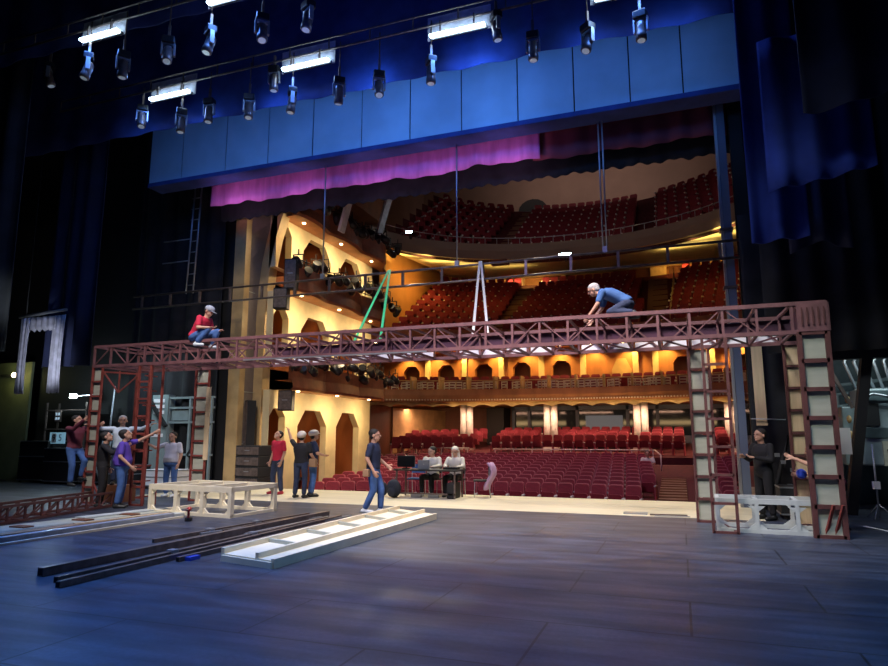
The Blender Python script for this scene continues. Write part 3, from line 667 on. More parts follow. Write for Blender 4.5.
for i, (x, y, v) in enumerate(heads[:-1]):
    p = unproj(x, y, v)
    if v > 13:
        lb = 'moving head lamp hanging before the header, %s from the left' % order[n2]; n2 += 1
    else:
        lb = 'moving head lamp on the upper left batten, %s from the left' % order[n1]; n1 += 1
    moving_head(p.x, v, p.z + .12, random.uniform(-1, 1), random.uniform(-.35, .35), lb, 12.3 if v > 13 else 12.75)
for i, (x, y, v, lb) in enumerate(((565, 255, 34.2, 'bright white work lamp on the middle of the topmost balcony front'), (409, 232, 28.6, 'bright white work lamp at the left of the topmost balcony front'))):
    p = unproj(x, y, v)
    if i == 0: p.y = f3(p.x) - .25; p = unproj(x, y, p.y)
    t = thing('work_lamp', lb, 'lamp', p); s = (1, .5)[i]
    MB().box(-.35 * s, .35 * s, 0, .12, -.14 * s, .14 * s).build('housing', M['black'], t)
    MB().box(-.3 * s, .3 * s, -.02, 0, -.10 * s, .10 * s).build('lens', M['hot'], t)
    MB().box(-.03, .03, .12, .3, -.3, .0).build('bracket', M['black'], t)
# black lamps on the box fronts
def par_lamp(p, rz, label, s=1.0, group=None):
    t = thing('par_lamp', label, 'stage lamp', p, rz, group)
    Mx = Matrix.Rotation(1.0 + random.uniform(-.3, .3), 4, 'X')
    MB().ring_loft([[Mx @ Vector((r * s * math.cos(a), r * s * math.sin(a), z * s)) for a in [2 * PI * k / 10 for k in range(10)]] for r, z in ((.09, -.2), (.14, -.1), (.15, .22))]).build('can', M['blackg'], t)
    MB().bar((-.17 * s, 0, 0), (-.17 * s, 0, .3 * s), .03).bar((.17 * s, 0, 0), (.17 * s, 0, .3 * s), .03).bar((-.18 * s, 0, .3 * s), (.18 * s, 0, .3 * s), .03).bar((0, 0, .3 * s), (0, 0, .48 * s), .04).build('yoke', M['black'], t)
for lev, z in enumerate((4.35, 7.95, 10.75)):
    for k in range(17):
        v = 19.6 + k * .53
        par_lamp((-12.75 + random.uniform(-.1, .15), v, z + random.uniform(-.35, .2)), random.uniform(-1, 1), 'black lamp clamped along the %s side box rail' % ('lowest', 'middle', 'topmost')[lev], 1.15, 'lamps on the %s side box rail' % ('lowest', 'middle', 'topmost')[lev])

# loudspeakers
def speaker(p, sz, rz, label, grp=None):
    t = thing('loudspeaker', label, 'loudspeaker', p, rz, grp); a, b, c = sz
    bevel(MB().box(-a / 2, a / 2, -b / 2, b / 2, 0, c).build('cabinet', M['black'], t), .02)
    MB().box(-a / 2 + .03, a / 2 - .03, -b / 2 - .015, -b / 2 + .005, .04, c - .04).build('grille', M['metal'], t)
    MB().box(-.1, .1, -b / 2 - .02, -b / 2 - .014, c * .5, c * .5 + .025).build('badge', M['galv'], t)
for k in range(4): speaker((-13.35, 18.3, k * .34), (1.0, .8, .335), -.1, 'black low speaker in the stack by the gold edge, %s from the floor' % order[k])
speaker((-13.1, 19.6, 2.55), (.5, .4, .72), .3, 'black speaker hung above the stack at the lowest box')
speaker((-13.2, 19.2, 6.15), (.5, .4, .75), .3, 'black speaker hung at the middle box beside the gold band')
speaker((-12.95, 19.4, 6.9), (.45, .4, 1.1), .3, 'tall black speaker above the middle box front')
speaker((-14.15, 18.95, 0), (.42, .3, 2.9), -.6, 'tall black cover standing between the gold bands')

# ================================================================== PORTAL (scenery truss on ladder towers)
FV, BV = 12.45, 13.9
port = thing('scenery_portal', 'long maroon truss bridge on ladder towers across the stage', 'scenery portal', (0, 0, 0))
ZT, ZB = 3.95, 3.45
tr = MB()
tr.bar((-14.2, FV, ZT), (2.48, FV, ZT), .07); 
top = tr.build('top_chord', M['trussm'], port)
MB().bar((-14.2, FV, ZB), (2.5, FV, ZB), .06, .07).build('bottom_chord', M['trussm'], port)
MB().bar((-14.2, BV, ZT), (2.5, BV, ZT), .07).build('top_chord', M['trussm'], port)
MB().bar((-14.2, BV, ZB), (2.5, BV, ZB), .06, .07).build('bottom_chord', M['trussm'], port)
N = 30; bays = urange(-14.2, 2.5, N)
for i, u in enumerate(bays):
    MB().bar((u, FV, ZB), (u, FV, ZT), .045).build('upright', M['trussm'], port)
    if i < N:
        a, b = (ZB, ZT) if i % 2 == 0 else (ZT, ZB)
        MB().bar((u, FV, a), (bays[i + 1], FV, b), .03, .02).build('diagonal', M['trussm'], port)
lat = MB()
for i in range(N):
    lat.bar((bays[i], FV, ZB), (bays[i], BV, ZB), .045); lat.bar((bays[i], FV if i % 2 else BV, ZB), (bays[i + 1], BV if i % 2 else FV, ZB), .03)
    lat.bar((bays[i], FV, ZT), (bays[i], BV, ZT), .045); lat.bar((bays[i], BV, ZB), (bays[i], BV, ZT), .045)
    lat.bar((bays[i], BV, ZB if i % 2 else ZT), (bays[i + 1], BV, ZT if i % 2 else ZB), .03)
lat.build('lacing', M['trussm'], port)
for i in range(8, N - 1):
    if i in (11, 16, 21): continue
    MB().box(bays[i] + .05, bays[i + 1] - .05, BV + .035, BV + .05, ZB - .02, ZB + .16).build('infill_panel', M['whitepanel'], port)
MB().bar((-9.5, FV - .06, ZB - .03), (-4.9, FV - .06, ZB - .03), .03, .03).build('edge_tube', M['galv'], port)
# purple covered strip inside
MB().box(-9.8, 2.3, BV + .06, BV + .08, ZB + .18, ZT - .04).build('cover_cloth', M['covercloth'], port)

def tower(u0, u1, v, panels, m, label=None, z1=ZB, n=8, ply='ply', post=.05, lean=0):
    f = MB(); f.bar((u0, v, 0), (u0 + lean, v, z1), post); f.bar((u1, v, 0), (u1 + lean, v, z1), post)
    zs = urange(0.02, z1 - .02, n)
    for z in zs: f.bar((u0 + lean * z / z1, v, z), (u1 + lean * z / z1, v, z), post, post * .9)
    o = f.build('tower_frame', M[m], port)
    if panels:
        for a, b in zip(zs[:-1], zs[1:]):
            if panels == 'top' and a < .5: continue
            MB().box(u0 + .03 + lean * a / z1, u1 - .03 + lean * a / z1, v + .03, v + .045, a + .03, b - .03).build('infill_panel', M[ply], o)
    return o
# right side
tower(.46, .85, FV, False, 'darkred', n=7); tower(.24, .62, BV, True, 'darkred', n=8)
tower(2.03, 2.46, FV, True, 'darkred', n=7, post=.08); tower(1.98, 2.4, BV, True, 'darkred', n=8, ply='pine' )
MB().box(.24, .5, FV + .2, FV + .22, 0, 0.01)
for z in (.02, 3.4):
    MB().bar((.85, FV, z), (.62, BV, z), .04).build('side_rail', M['darkred'], port)
MB().box(2.02, 2.5, FV - .05, FV + .4, ZB, ZT + .02).build('corner_box', M['trussm'], port)
for k in range(5): MB().box(2.08 + k * .085, 2.10 + k * .085, FV - .09, FV - .06, ZB + .12, ZT - .08).build('corner_slat', M['darkred'], port)
# left side
tower(-14.2, -13.88, FV, True, 'steel', n=9, post=.045); tower(-12.65, -12.28, FV, False, 'steel', n=8, post=.05)
tower(-14.2, -13.75, BV, False, 'steel', n=8, post=.05); o = tower(-12.15, -11.72, BV, True, 'steel', n=9, post=.045)
MB().box(-11.74, -11.60, BV - .06, BV - .03, 1.05, 2.95).build('plywood_strip', M['pine'], port)
for k in range(9):
    z = .2 + k * .37
    MB().bar((-12.47, FV, z), (-12.47, FV + .4, z), .03).build('side_rung', M['steel'], port)
for u in (-12.65, -12.28): MB().bar((u, FV + .4, 0), (u, FV + .4, ZB), .045).build('post', M['steel'], port)
MB().bar((-13.88, FV, 3.3), (-12.65, FV, 3.2), .04).build('tie_bar', M['steel'], port)
MB().bar((-13.85, FV, 3.3), (-13.3, FV, 2.75), .03).bar((-12.65, FV, 3.2), (-13.3, FV, 2.75), .03).bar((-13.3, FV, 2.75), (-13.3, FV, 3.3), .03).build('brace', M['steel'], port)
MB().bar((-13.88, FV, .5), (-13.55, FV, .02), .035).bar((-13.88, FV, .02), (-13.4, FV, .02), .035).build('foot_brace', M['steel'], port)
for u in (2.18, 2.32): MB().bar((u, FV + .06, .05), (u + .12, FV - .1, .55), .05, .03).build('loose_brace', M['steel'], port)

# ================================================================== BENCH FRAMES
def bench(label, loc, rz, L, D, H, m, nleg=4, pw=.09):
    t = thing('staging_platform', label, 'platform frame', loc, rz)
    for s, y in enumerate((0, D)):
        MB().box(0, L, y - pw / 2, y + pw / 2, H - pw * 1.3, H).build('top_rail', M[m], t)
        MB().box(0, L, y - pw / 2, y + pw / 2, 0.0, .07).build('bottom_rail', M[m], t)
        for k in range(nleg):
            x = pw / 2 + (L - pw) * k / (nleg - 1)
            MB().box(x - pw / 2, x + pw / 2, y - pw / 2 - .005, y + pw / 2 + .005, .0, H - .02).build('leg', M[m], t)
            for sx in (-1, 1):
                if 0 < x + sx * .2 < L:
                    g = MB(); g.prism([(x + sx * pw / 2, .07), (x + sx * .16, .07), (x + sx * pw / 2, .17)], lambda a, b, c: (a, c, b), y - .02, y + .02)
                    g.build('gusset', M[m], t); g = MB()
                    g.prism([(x + sx * pw / 2, H - .12), (x + sx * .14, H - .12), (x + sx * pw / 2, H - .21)], lambda a, b, c: (a, c, b), y - .02, y + .02)
                    g.build('gusset', M[m], t)
    for k in range(nleg):
        x = pw / 2 + (L - pw) * k / (nleg - 1)
        MB().box(x - pw / 2, x + pw / 2, 0, D, H - .1, H - .005).build('cross_rail', M[m], t)
    for x in (.05, L - .05): MB().box(x - .04, x + .04, 0, D, 0, .06).build('cross_rail', M[m], t)
    return t
# left, near end beside the drill
pts = [(-10.0, 11.25), (-8.75, 12.45)]
bench('cream timber platform frame with eight legs behind the drill', (-11.12, 11.5, 0), math.radians(-5), 2.38, 1.35, .62, 'cream')
bench('white timber platform frame between the right-hand towers', (.52, 12.72, 0), math.radians(-2), 1.95, .8, .58, 'creamw', 4, .065)

# ================================================================== FLOOR LUMBER
# long white tray panel
A, B, C_, D_ = Vector((-5.91, 7.47, 0)), Vector((-4.96, 7.25, 0)), Vector((-4.75, 12.55, 0)), Vector((-5.85, 13.2, 0))
t = thing('white_panel', 'long white timber panel with raised ribs lying on the stage floor', 'panel', (0, 0, 0))
def lerp(a, b, k): return a + (b - a) * k
mb = MB(); mb.prism([(A.x, A.y), (B.x, B.y), (C_.x, C_.y), (D_.x, D_.y)], lambda x, y, z: (x, y, z), .06, .10); mb.build('sheet', M['cream'], t)
for a, b, wd in ((A, D_, .05), (lerp(A, B, .7), lerp(D_, C_, .7), .05)):
    MB().bar((a.x, a.y, .12), (b.x, b.y, .12), wd, .10).build('rib', M['cream'], t)
MB().bar((B.x, B.y, .06), (C_.x, C_.y, .06), .05, .12).build('edge', M['cream'], t)
MB().bar((A.x, A.y, .04), (B.x, B.y, .04), .05, .08).build('edge', M['cream'], t)
for k in (.18, .36, .54, .72, .9):
    a = lerp(A, D_, k); b = lerp(lerp(A, B, .7), lerp(D_, C_, .7), k); MB().bar((a.x, a.y, .125), (b.x, b.y, .125), .05, .05).build('rib', M['ply'], t)
for k in (0.02, .5, .97):
    a = lerp(A, D_, k); b = lerp(B, C_, k); MB().bar((a.x, a.y, .03), (b.x, b.y, .03), .07, .06).build('batten', M['ply'], t)
# steel tubes
def tube_on(p, q, wd, label, z=0, m='metal', clips=0, hollow=True):
    t = thing('steel_tube', label, 'steel tube', (0, 0, 0)); p = Vector(p); q = Vector(q); zz = z + wd / 2 + .002
    MB().bar((p.x, p.y, zz), (q.x, q.y, zz), wd).build('tube', M[m], t)
    d = (q - p).normalized()
    MB().bar((p.x - d.x * .004, p.y - d.y * .004, zz), (p.x + d.x * .01, p.y + d.y * .01, zz), wd * .7).build('open_end', M['black'], t)
    for k in range(clips):
        c = lerp(p, q, .3 + .3 * k); MB().box(c.x - .06, c.x + .06, c.y - .06, c.y + .06, zz - .01, zz + wd / 2 + .02).build('clip', M['galv'], t)
G = 'steel tubes on the floor'
tube_on((-7.32, 5.92), (-7.1, 12.3), .10, 'thick dark steel tube, leftmost and longest on the stage floor')
tube_on((-6.82, 5.72), (-6.75, 11.7), .07, 'dark steel tube, second from the left on the stage floor', clips=2)
tube_on((-6.58, 5.55), (-6.62, 12.0), .07, 'dark steel tube, rightmost of the long ones near the white panel')
tube_on((-6.42, 7.2), (-6.32, 12.5), .06, 'thin dark steel tube lying close beside the white panel')
tube_on((-7.9, 8.3), (-7.5, 12.2), .06, 'short dark steel tube behind the thick long one', clips=2)
tube_on((-7.62, 9.6), (-7.35, 12.4), .05, 'shortest dark steel tube between two longer ones')
mb = MB(); mb.box(-6.5, -6.3, 7.3, 7.5, .0, .05); tag(mb.build('tape_roll', M['blue']), 'small blue block lying beside the white panel', 'block')
# left pile: sheets, boards
def board(p, q, wd, h, z, m, label, cat='board', name='timber_board'):
    o = MB().bar((p[0], p[1], z + h / 2), (q[0], q[1], z + h / 2), wd, h).build(name, M[m]); tag(o, label, cat); return o
board((-11.6, 6.6), (-10.7, 11.6), .9, .05, 0.0, 'ply', 'wide pale sheet lying at the left edge of the floor', name='plywood_sheet', cat='sheet')
board((-10.9, 6.4), (-10.3, 11.5), .6, .05, 0.0, 'creamw', 'pale sheet beside the wide one at the left edge', name='plywood_sheet', cat='sheet')
t = board((-10.15, 6.6), (-9.95, 10.9), .16, .10, 0, 'tarp', 'grey plastic-wrapped beam in front of the pale sheets', name='wrapped_beam', cat='beam')
board((-9.9, 6.7), (-9.75, 11.0), .05, .04, 0, 'cream', 'thin cream batten nearest the camera in the left pile')
board((-10.4, 9.0), (-10.1, 11.0), .1, .05, .055, 'pine', 'short pine board on top of the left pile')
for i, (x, y) in enumerate(((-11.2, 8.6), (-11.0, 9.7), (-10.85, 10.7))):
    tag(MB().box(x - .18, x + .18, y - .1, y + .1, .052, .075).build('wood_block', M['brown']), 'flat brown block on the wide pale sheet, %s from the left' % order[i], 'block')
random.seed(11)
for i, (a, b, lb) in enumerate((((-7.75, 9.2), (-7.0, 11.9), 'rusty angle iron lying between the long dark tubes'), ((-7.0, 9.4), (-6.9, 12.0), 'narrow rusty flat bar beside the middle dark tube'), ((-6.75, 8.8), (-6.55, 12.3), 'thin scratched flat bar nearest the white panel'))):
    board(a, b, .05, .04, 0.002, 'galv', lb, cat='steel bar', name='angle_iron')
board((-10.55, 7.4), (-10.25, 10.9), .22, .03, .055, 'tan', 'scuffed brown plank on the pale sheets in the left pile')
board((-11.3, 9.9), (-11.0, 11.8), .3, .02, .055, 'creamw', 'short pale offcut at the far end of the left pile', name='offcut')
# dark red truss piece lying flat
t = thing('truss_section', 'dark red truss section lying on the floor at the left', 'truss', (0, 0, 0))
p0, p1 = Vector((-12.4, 7.6, 0)), Vector((-13.3, 11.9, 0)); off = Vector((.55, .1, 0))
for s in (0, 1):
    for z in (.04, .34): MB().bar(p0 + off * s + Vector((0, 0, z)), p1 + off * s + Vector((0, 0, z)), .05).build('chord', M['darkred'], t)
    for k in range(11):
        a = lerp(p0, p1, k / 10) + off * s; MB().bar(a + Vector((0, 0, .04)), a + Vector((0, 0, .34)), .035).build('upright', M['darkred'], t)
        if k < 10:
            b = lerp(p0, p1, (k + 1) / 10) + off * s; MB().bar(a + Vector((0, 0, .04)), b + Vector((0, 0, .34)), .025).build('diagonal', M['darkred'], t)
for k in range(6): a = lerp(p0, p1, k / 5); MB().bar(a + Vector((0, 0, .04)), a + off + Vector((0, 0, .04)), .04).build('cross_bar', M['darkred'], t)
# cordless drill
t = thing('cordless_drill', 'small red cordless drill standing before the cream platform frame', 'drill', (-9.25, 10.6, 0), .5)
bevel(MB().box(-.06, .06, -.05, .09, 0, .07).build('battery', M['black'], t), .01)
MB().box(-.02, .02, -.025, .03, .07, .2).build('handle', M['red'], t)
o = MB(); o.tube([(0, -.12, .23), (0, .09, .23)], [.035, .045], 10); o.build('motor_housing', M['red'], t)
MB().tube([(0, -.2, .23), (0, -.12, .23)], [.012, .028], 8).build('chuck', M['metal'], t)
# papers / tools on apron
tag(MB().box(-1.25, -.75, 14.8, 15.05, 0, .03).build('tool_tray', M['galv']), 'grey flat tray of tools on the pale apron', 'tray')
tag(MB().bar((-.7, 14.75, .02), (.05, 14.8, .02), .06, .03).build('steel_bar', M['metal']), 'dark short bar lying on the pale apron beside the tray', 'bar')
tag(MB().bar((-.6, 14.62, .012), (.1, 14.66, .012), .05, .02).build('steel_bar', M['galv']), 'grey short bar lying at the near edge of the pale apron', 'bar')
tag(MB().bar((3.15, 14.35, .004), (3.5, 13.35, .004), .06, .006).build('floor_tape', M['tape']), 'white tape strip on the floor at the right edge', 'tape')

# ================================================================== WINGS
struct(MB().box(-30, -14.75, 21.0, 21.2, 0, 3.9) if False else MB().box(-30, -18.9, 20.5, 20.7, 0, 17), 'wall_far', M['black'])
# hanging grey bundles
t = thing('hanging_cloth', 'pair of grey tied cloth bundles hanging from a short bar at left', 'cloth', (-20.5, 15.0, 5.6))
MB().tube([(-.1, 0, .0), (2.0, 0, .12)], .05, 8).build('bar', M['galv'], t)
for x in (.2, 1.8): MB().tube([(x, 0, 0), (x, 0, 11.3)], .015, 6).build('suspension_wire', M['black'], t)
for x, wd in ((.0, .45), (1.45, .6)):
    n = 14; g = []
    for j in range(6):
        tt = j / 5; g.append([(x + wd * (i / n) * (1 - .1 * math.sin(tt * PI)), .05 * math.sin(i * 1.7) + .03 * math.sin(i * .9), -.05 - 2.5 * tt - .04 * math.sin(i * 1.1) * (j == 5)) for i in range(n + 1)])
    solid(MB().sheet(g).build('cloth_fall', M['wool'], t), .03)
g = [[(.3 + 1.3 * i / 16, .04 * math.sin(i * 1.9), -.05 - .45 * j / 3 - .05 * math.sin(i * 2) * (j == 3)) for i in range(17)] for j in range(4)]
solid(MB().sheet(g).build('swag', M['wool'], t), .02)
# yellow-lit bay with wall lamp
struct(MB().box(-29, -24.2, 18.35, 18.45, 0, 4.6), 'wall_bay', M['bay'])
p = unproj(14, 375, 18.0)
t = thing('wall_lamp', 'small warm wall lamp at the far left edge', 'lamp', (p.x, 18.0, p.z)); MB().ell((0, 0, 0), (.1, .08, .1)).build('bulb', M['warmlamp'], t); MB().box(-.8, -.1, .02, .15, -.04, .04).build('arm', M['black'], t)
lamp('POINT', 'wall_lamp_light', (p.x, 17.9, p.z), 14, (.9, 1, .35), size=.1)
p = unproj(72, 396, 17.5)
t = thing('work_lamp', 'bright cool work lamp in the left wing beside the hanging cloth', 'lamp', p); MB().box(-.12, .12, 0, .1, -.07, .07).build('lens', M['hot'], t); MB().box(-.14, .14, .1, .16, -.09, .09).build('housing', M['black'], t); MB().bar((0, .14, 0), (1.3, .14, .05), .03).build('arm', M['galv'], t)
lamp('POINT', 'wing_light', (p.x, p.y - .4, p.z), 40, (.7, .93, 1), size=.1)
lamp('SPOT', 'wing_light', (-17.2, 13.2, 3.0), 300, (.8, .85, 1), (-19.5, 15, 4.4), .2, spot=50)  # added spot brightening the hanging cloth, no fixture here
lamp('AREA', 'wing_light', (-17.5, 17.0, 4.2), 35, (.7, .93, 1), (-17, 18.5, 1), 1.5, .3)
# shelves and cases, left wing
def case(p, s, rz, label, m='black', grp=None):
    t = thing('road_case', label, 'case', p, rz, grp); a, b, c = s
    bevel(MB().box(-a / 2, a / 2, -b / 2, b / 2, .08, c).build('body', M[m], t), .015)
    f = MB()
    for z in (.1, c * .62, c - .02): f.box(-a / 2 - .01, a / 2 + .01, -b / 2 - .012, b / 2 + .012, z - .015, z + .015)
    f.build('edging', M['galv'], t)
    for sx in (-1, 1):
        for sy in (-1, 1): MB().cyl((sx * (a / 2 - .08), sy * (b / 2 - .08)), .04, 0, .08, 8).build('caster', M['metal'], t)
case((-20.6, 17.3, 0), (1.3, .8, 1.25), 0, 'black road case left of the pale blue sign')
case((-19.3, 17.5, 0), (.9, .8, .7), 0, 'low black road case below the pale blue sign')
case((-17.0, 16.6, 0), (1.0, .8, .75), .1, 'black road case behind the maroon-shirted climber')
case((-15.7, 16.9, 0), (1.3, .8, .6), 0, 'white low case seen between the two left towers', 'whitepanel')
case((-22.2, 17.6, 0), (1.4, .8, 1.5), 0, 'tall black road case at the far left')
# shelf rack
t = thing('shelf_rack', 'dark metal shelf rack of gear at the far left wall', 'rack', (-21.4, 18.0, 0))
for x in (-1, 1):
    for y in (-.25, .25): MB().box(x - .03, x + .03, y - .03, y + .03, 0, 2.9).build('post', M['metal'], t)
for z in (.5, 1.2, 1.9, 2.6): MB().box(-1.02, 1.02, -.28, .28, z, z + .04).build('shelf', M['metal'], t)
# pale blue sign with a 9
p = unproj(57, 438, 17.3)
t = thing('sign_panel', 'pale blue panel reading 95 in the left wing', 'sign', p)
MB().box(-.36, .36, 0, .05, -.2, .2).build('plate', M['signm'], t)
MB().box(-.26, -.02, -.01, -.002, -.17, .17).build('white_field', M['paper'], t)
def text(body, size, m, parent, loc, rot=(PI / 2, 0, 0), name='lettering'):
    c = bpy.data.curves.new(name, 'FONT'); c.body = body; c.size = size; c.extrude = .003; c.align_x = 'CENTER'; c.align_y = 'CENTER'
    o = bpy.data.objects.new(name, c); col.objects.link(o); c.materials.append(M[m]); o.parent = parent; o.location = loc; o.rotation_euler = rot
    me = bpy.data.meshes.new_from_object(o.evaluated_get(bpy.context.evaluated_depsgraph_get())); o2 = bpy.data.objects.new(name, me); col.objects.link(o2)
    o2.parent = parent; o2.location = loc; o2.rotation_euler = rot; bpy.data.objects.remove(o); return o2
text('9', .34, 'glass', t, (-.14, -.016, 0)); text('5', .34, 'sill', t, (.16, -.006, 0))
p = unproj(57, 423, 17.3)
t = thing('switch_panel', 'small grey panel with four lit windows above the pale blue sign', 'panel', (p.x, 17.3, p.z + .0)); MB().box(-.14, .14, 0, .05, .05, .45).build('plate', M['metal'], t)
for x in (-.06, .06):
    for z in (.16, .32): MB().box(x - .04, x + .04, -.01, 0, z - .05, z + .05).build('pane', M['lens'], t)
# pale cable bundle hanging
mb = MB()
for k in range(7):
    x = -18.45 + k * .09; mb.tube([(x, 16.9, 1.75), (x - .1 + .05 * k, 16.8, 1.2), (x - .15 + .02 * k, 16.75, .6), (x, 16.8, .15)], .03, 6)
tag(mb.build('cable_bundle', M['teal']), 'pale teal bundle of hanging cable beside the climber', 'cable')
tag(MB().tube([(-18.7, 17.2, 0), (-18.55, 17.2, 3.4)], .03, 8).build('steel_pole', M['galv']), 'thin grey pole right of the pale blue sign', 'pole')
# machinery / frames between the towers (left)
t = thing('equipment_rack', 'teal-grey equipment frame seen between the two left towers', 'equipment', (-16.8, 18.0, 0))
for x in (0, .9, 1.8): MB().box(x - .04, x + .04, -.04, .04, 0, 3.0).build('post', M['teal'], t)
for z in (1.0, 2.1, 2.6, 2.95): MB().box(-.1, 1.9, -.05, .05, z, z + .07).build('beam', M['teal'], t)
MB().box(.1, .8, .0, .1, 2.2, 2.55).build('panel', M['teal'], t); MB().bar((.9, 0, 1.0), (1.8, 0, 2.1), .1).build('brace', M['black'], t)
p = unproj(167, 400, 18.2)
t = thing('equipment_cabinet', 'white and teal cabinet behind the grey-shirted man', 'cabinet', (p.x, 18.1, 0))
MB().box(-.35, .35, -.2, .2, 0, 3.1).build('body', M['teal'], t)
for z in (2.9, 2.7, 2.5, 1.7): MB().box(-.28, .2, -.22, -.2, z - .07, z + .05).build('panel', M['whitepanel'], t)
MB().bar((-.4, -.26, 2.9), (.35, -.26, 2.0), .14, .1).build('cross_brace', M['black'], t)

# right wing
lamp('AREA', 'wing_light', (4.4, 16.7, 3.7), 30, (.8, .97, 1), (4.3, 18.6, 1.5), 1.6, .3)
struct(MB().box(3.0, 8, 19.2, 19.3, 0, 5.2), 'wall_recess', M['tealdark'])
mb = MB(); mb.box(3.2, 8, 16.2, 16.5, 3.35, 5.4); struct(mb, 'trim_20', M['black'])
mb = MB(); mb.bar((4.0, 16.3, 3.8), (3.35, 16.3, 0), .22, .2); struct(mb, 'trim_21', M['black'])
t = thing('dimmer_cabinet', 'teal-grey machine cabinet in the right wing doorway', 'cabinet', (4.2, 17.6, .0))
bevel(MB().box(-.3, .7, -.3, .4, 1.0, 2.75).build('body', M['teal'], t), .04)
bevel(MB().box(-.62, -.34, -.2, .3, 1.0, 2.35).build('side_cabinet', M['teal'], t), .03)
bevel(MB().box(-.22, .62, -.33, -.3, 1.62, 1.86).build('door_panel', M['tealdark'], t), .01)
bevel(MB().box(-.22, .62, -.33, -.3, 2.46, 2.7).build('door_panel', M['tealdark'], t), .01)
MB().tube([(-.3, -.4, 2.5), (0, -.42, 2.62), (.3, -.42, 2.55), (.6, -.4, 2.7)], .03, 8).build('handle', M['galv'], t)
MB().box(-.25, .1, -.34, -.3, 1.9, 2.4).build('meter', M['black'], t)
MB().box(.1, .6, -.36, -.3, 1.0, 1.55).build('control_box', M['ply'], t)
for x in (.2, .35, .5):
    for z in (1.15, 1.35): MB().ell((x, -.37, z), (.03, .02, .03)).build('knob', M['black'], t)
for x in (-.5, .6): MB().box(x - .04, x + .04, -.04, .04, 0, 1.0).build('leg', M['metal'], t)
for k in range(5): MB().tube([(-.25 + k * .18, -.1, 2.75), (-.45 + k * .2, -.1, 3.4), (-.35 + k * .22, -.1, 3.6)], .035, 8).build('pipe', M['galv'], t)
MB().bar((-.9, -.5, 3.35), (-.45, -.5, 2.3), .07, .07).build('lever', M['metal'], t)
for z in (1.7, 2.05, 2.5): MB().ell((-.52, -.4, z), (.05, .08, .09)).build('valve', M['gold'], t)
for i, (x, z, r) in enumerate(((3.5, 2.9, .05), (3.62, 2.4, .035), (3.75, 2.7, .06))):
    tag(MB().tube([(x, 18.6, .6), (x, 18.6, z), (x + 1.4, 18.6, z + .15)], r, 8).build('wall_pipe', M['teal']), 'teal-grey wall pipe in the right wing, %s from the tower' % order[i], 'pipe')
mb = MB(); mb.tube([(3.7, 17.0, 3.6), (6.4, 17.0, 3.7)], .05, 8); tag(mb.build('conduit', M['galv']), 'thick grey conduit across the top of the right doorway', 'pipe')
p = unproj(843, 441, 16.3)
tag(MB().box(p.x - .12, p.x + .12, 16.12, 16.15, p.z - .28, p.z + .28).build('paper_notice', M['paper']), 'blank white sheet taped beside the right tower', 'notice')
p = unproj(873, 342, 16.1)
t = thing('wall_switch', 'small white switch plate high on the right black wall', 'switch', (p.x, 16.1, p.z)); MB().box(-.06, .06, 0, .03, -.08, .08).build('plate', M['paper'], t); MB().box(-.02, .02, -.01, 0, -.03, .03).build('toggle', M['black'], t)
p = unproj(873, 492, 15.9)
t = thing('light_stand', 'black stand with a small white lamp in the right wing', 'stand', (p.x, 15.6, 0)); MB().tube([(0, 0, 0.02), (0, 0, 1.5)], .02, 8).build('pole', M['galv'], t)
for a in (0, 2.1, 4.2): MB().tube([(0, 0, .3), (.3 * math.cos(a), .3 * math.sin(a), .02)], .012, 6).build('leg', M['galv'], t)
MB().box(-.06, .06, -.06, .06, .6, .75).build('lamp_box', M['paper'], t)
tag(MB().box(1.62, 1.84, 16.0, 16.04, 1.9, 4.1).build('plywood_strip', M['pine']), 'tall pale plywood strip leaning behind the right bridge end', 'board')
tag(MB().tube([(1.5, 15.95, 2.05), (2.2, 15.95, 2.02)], .012, 6).build('thin_rod', M['galv']), 'thin horizontal rod before the black curtain at right', 'rod')
for i, (x, y) in enumerate(((777, 455), (783, 462), (793, 470), (799, 452), (790, 486))):
    p = unproj(x, y, 16.35); tag(MB().box(p.x - .05, p.x + .05, 16.3, 16.4, p.z - .04, p.z + .04).build('cable_connector', M['galv']), 'small pale connector in the cable tangle behind the white frame', 'connector', 'connectors in the cable tangle')
mb = MB(); mb.tube([(1.9, 16.35, 0), (2.0, 16.35, .7), (2.15, 16.35, 1.2), (2.3, 16.35, 1.7), (2.4, 16.35, 0)], .05, 6); tag(mb.build('cable_tangle', M['black']), 'black cable tangle hanging behind the white frame', 'cable')
case((2.3, 15.3, 0), (.9, .7, .65), 0, 'black road case behind the white platform frame')

# ================================================================== TABLE AREA
t = thing('folding_table', 'dark folding table on the apron holding a laptop and monitor', 'table', (-6.6, 16.95, 0), 0)
rz = 0
bevel(MB().box(-.95, .95, -.38, .38, .72, .76).build('tabletop', M['blackg'], t), .01)
for x in (-.85, .85):
    for y in (-.32, .32): MB().box(x - .02, x + .02, y - .02, y + .02, 0, .72).build('leg', M['metal'], t)
MB().box(-.87, .87, -.34, -.30, .10, .14).build('stretcher', M['metal'], t)
bevel(MB().box(.62, .84, -.34, .2, 0, .42).build('pedestal_bag', M['black'], t), .03)
t = thing('laptop', 'open silver laptop on the folding table', 'laptop', (-6.72, 16.85, .76), .05)
MB().box(-.17, .17, -.02, .24, 0, .02).build('base', M['lam'], t); MB().box(-.17, .17, -.045, -.02, .01, .25).build('lid', M['lam'], t)
MB().box(-.15, .15, -.018, -.014, .03, .23).build('screen', M['screen'], t); MB().ell((0, -.05, .13), (.02, .004, .02)).build('logo', M['paper'], t)
t = thing('monitor', 'black monitor at the left end of the folding table', 'monitor', (-7.3, 16.95, .76), .1)
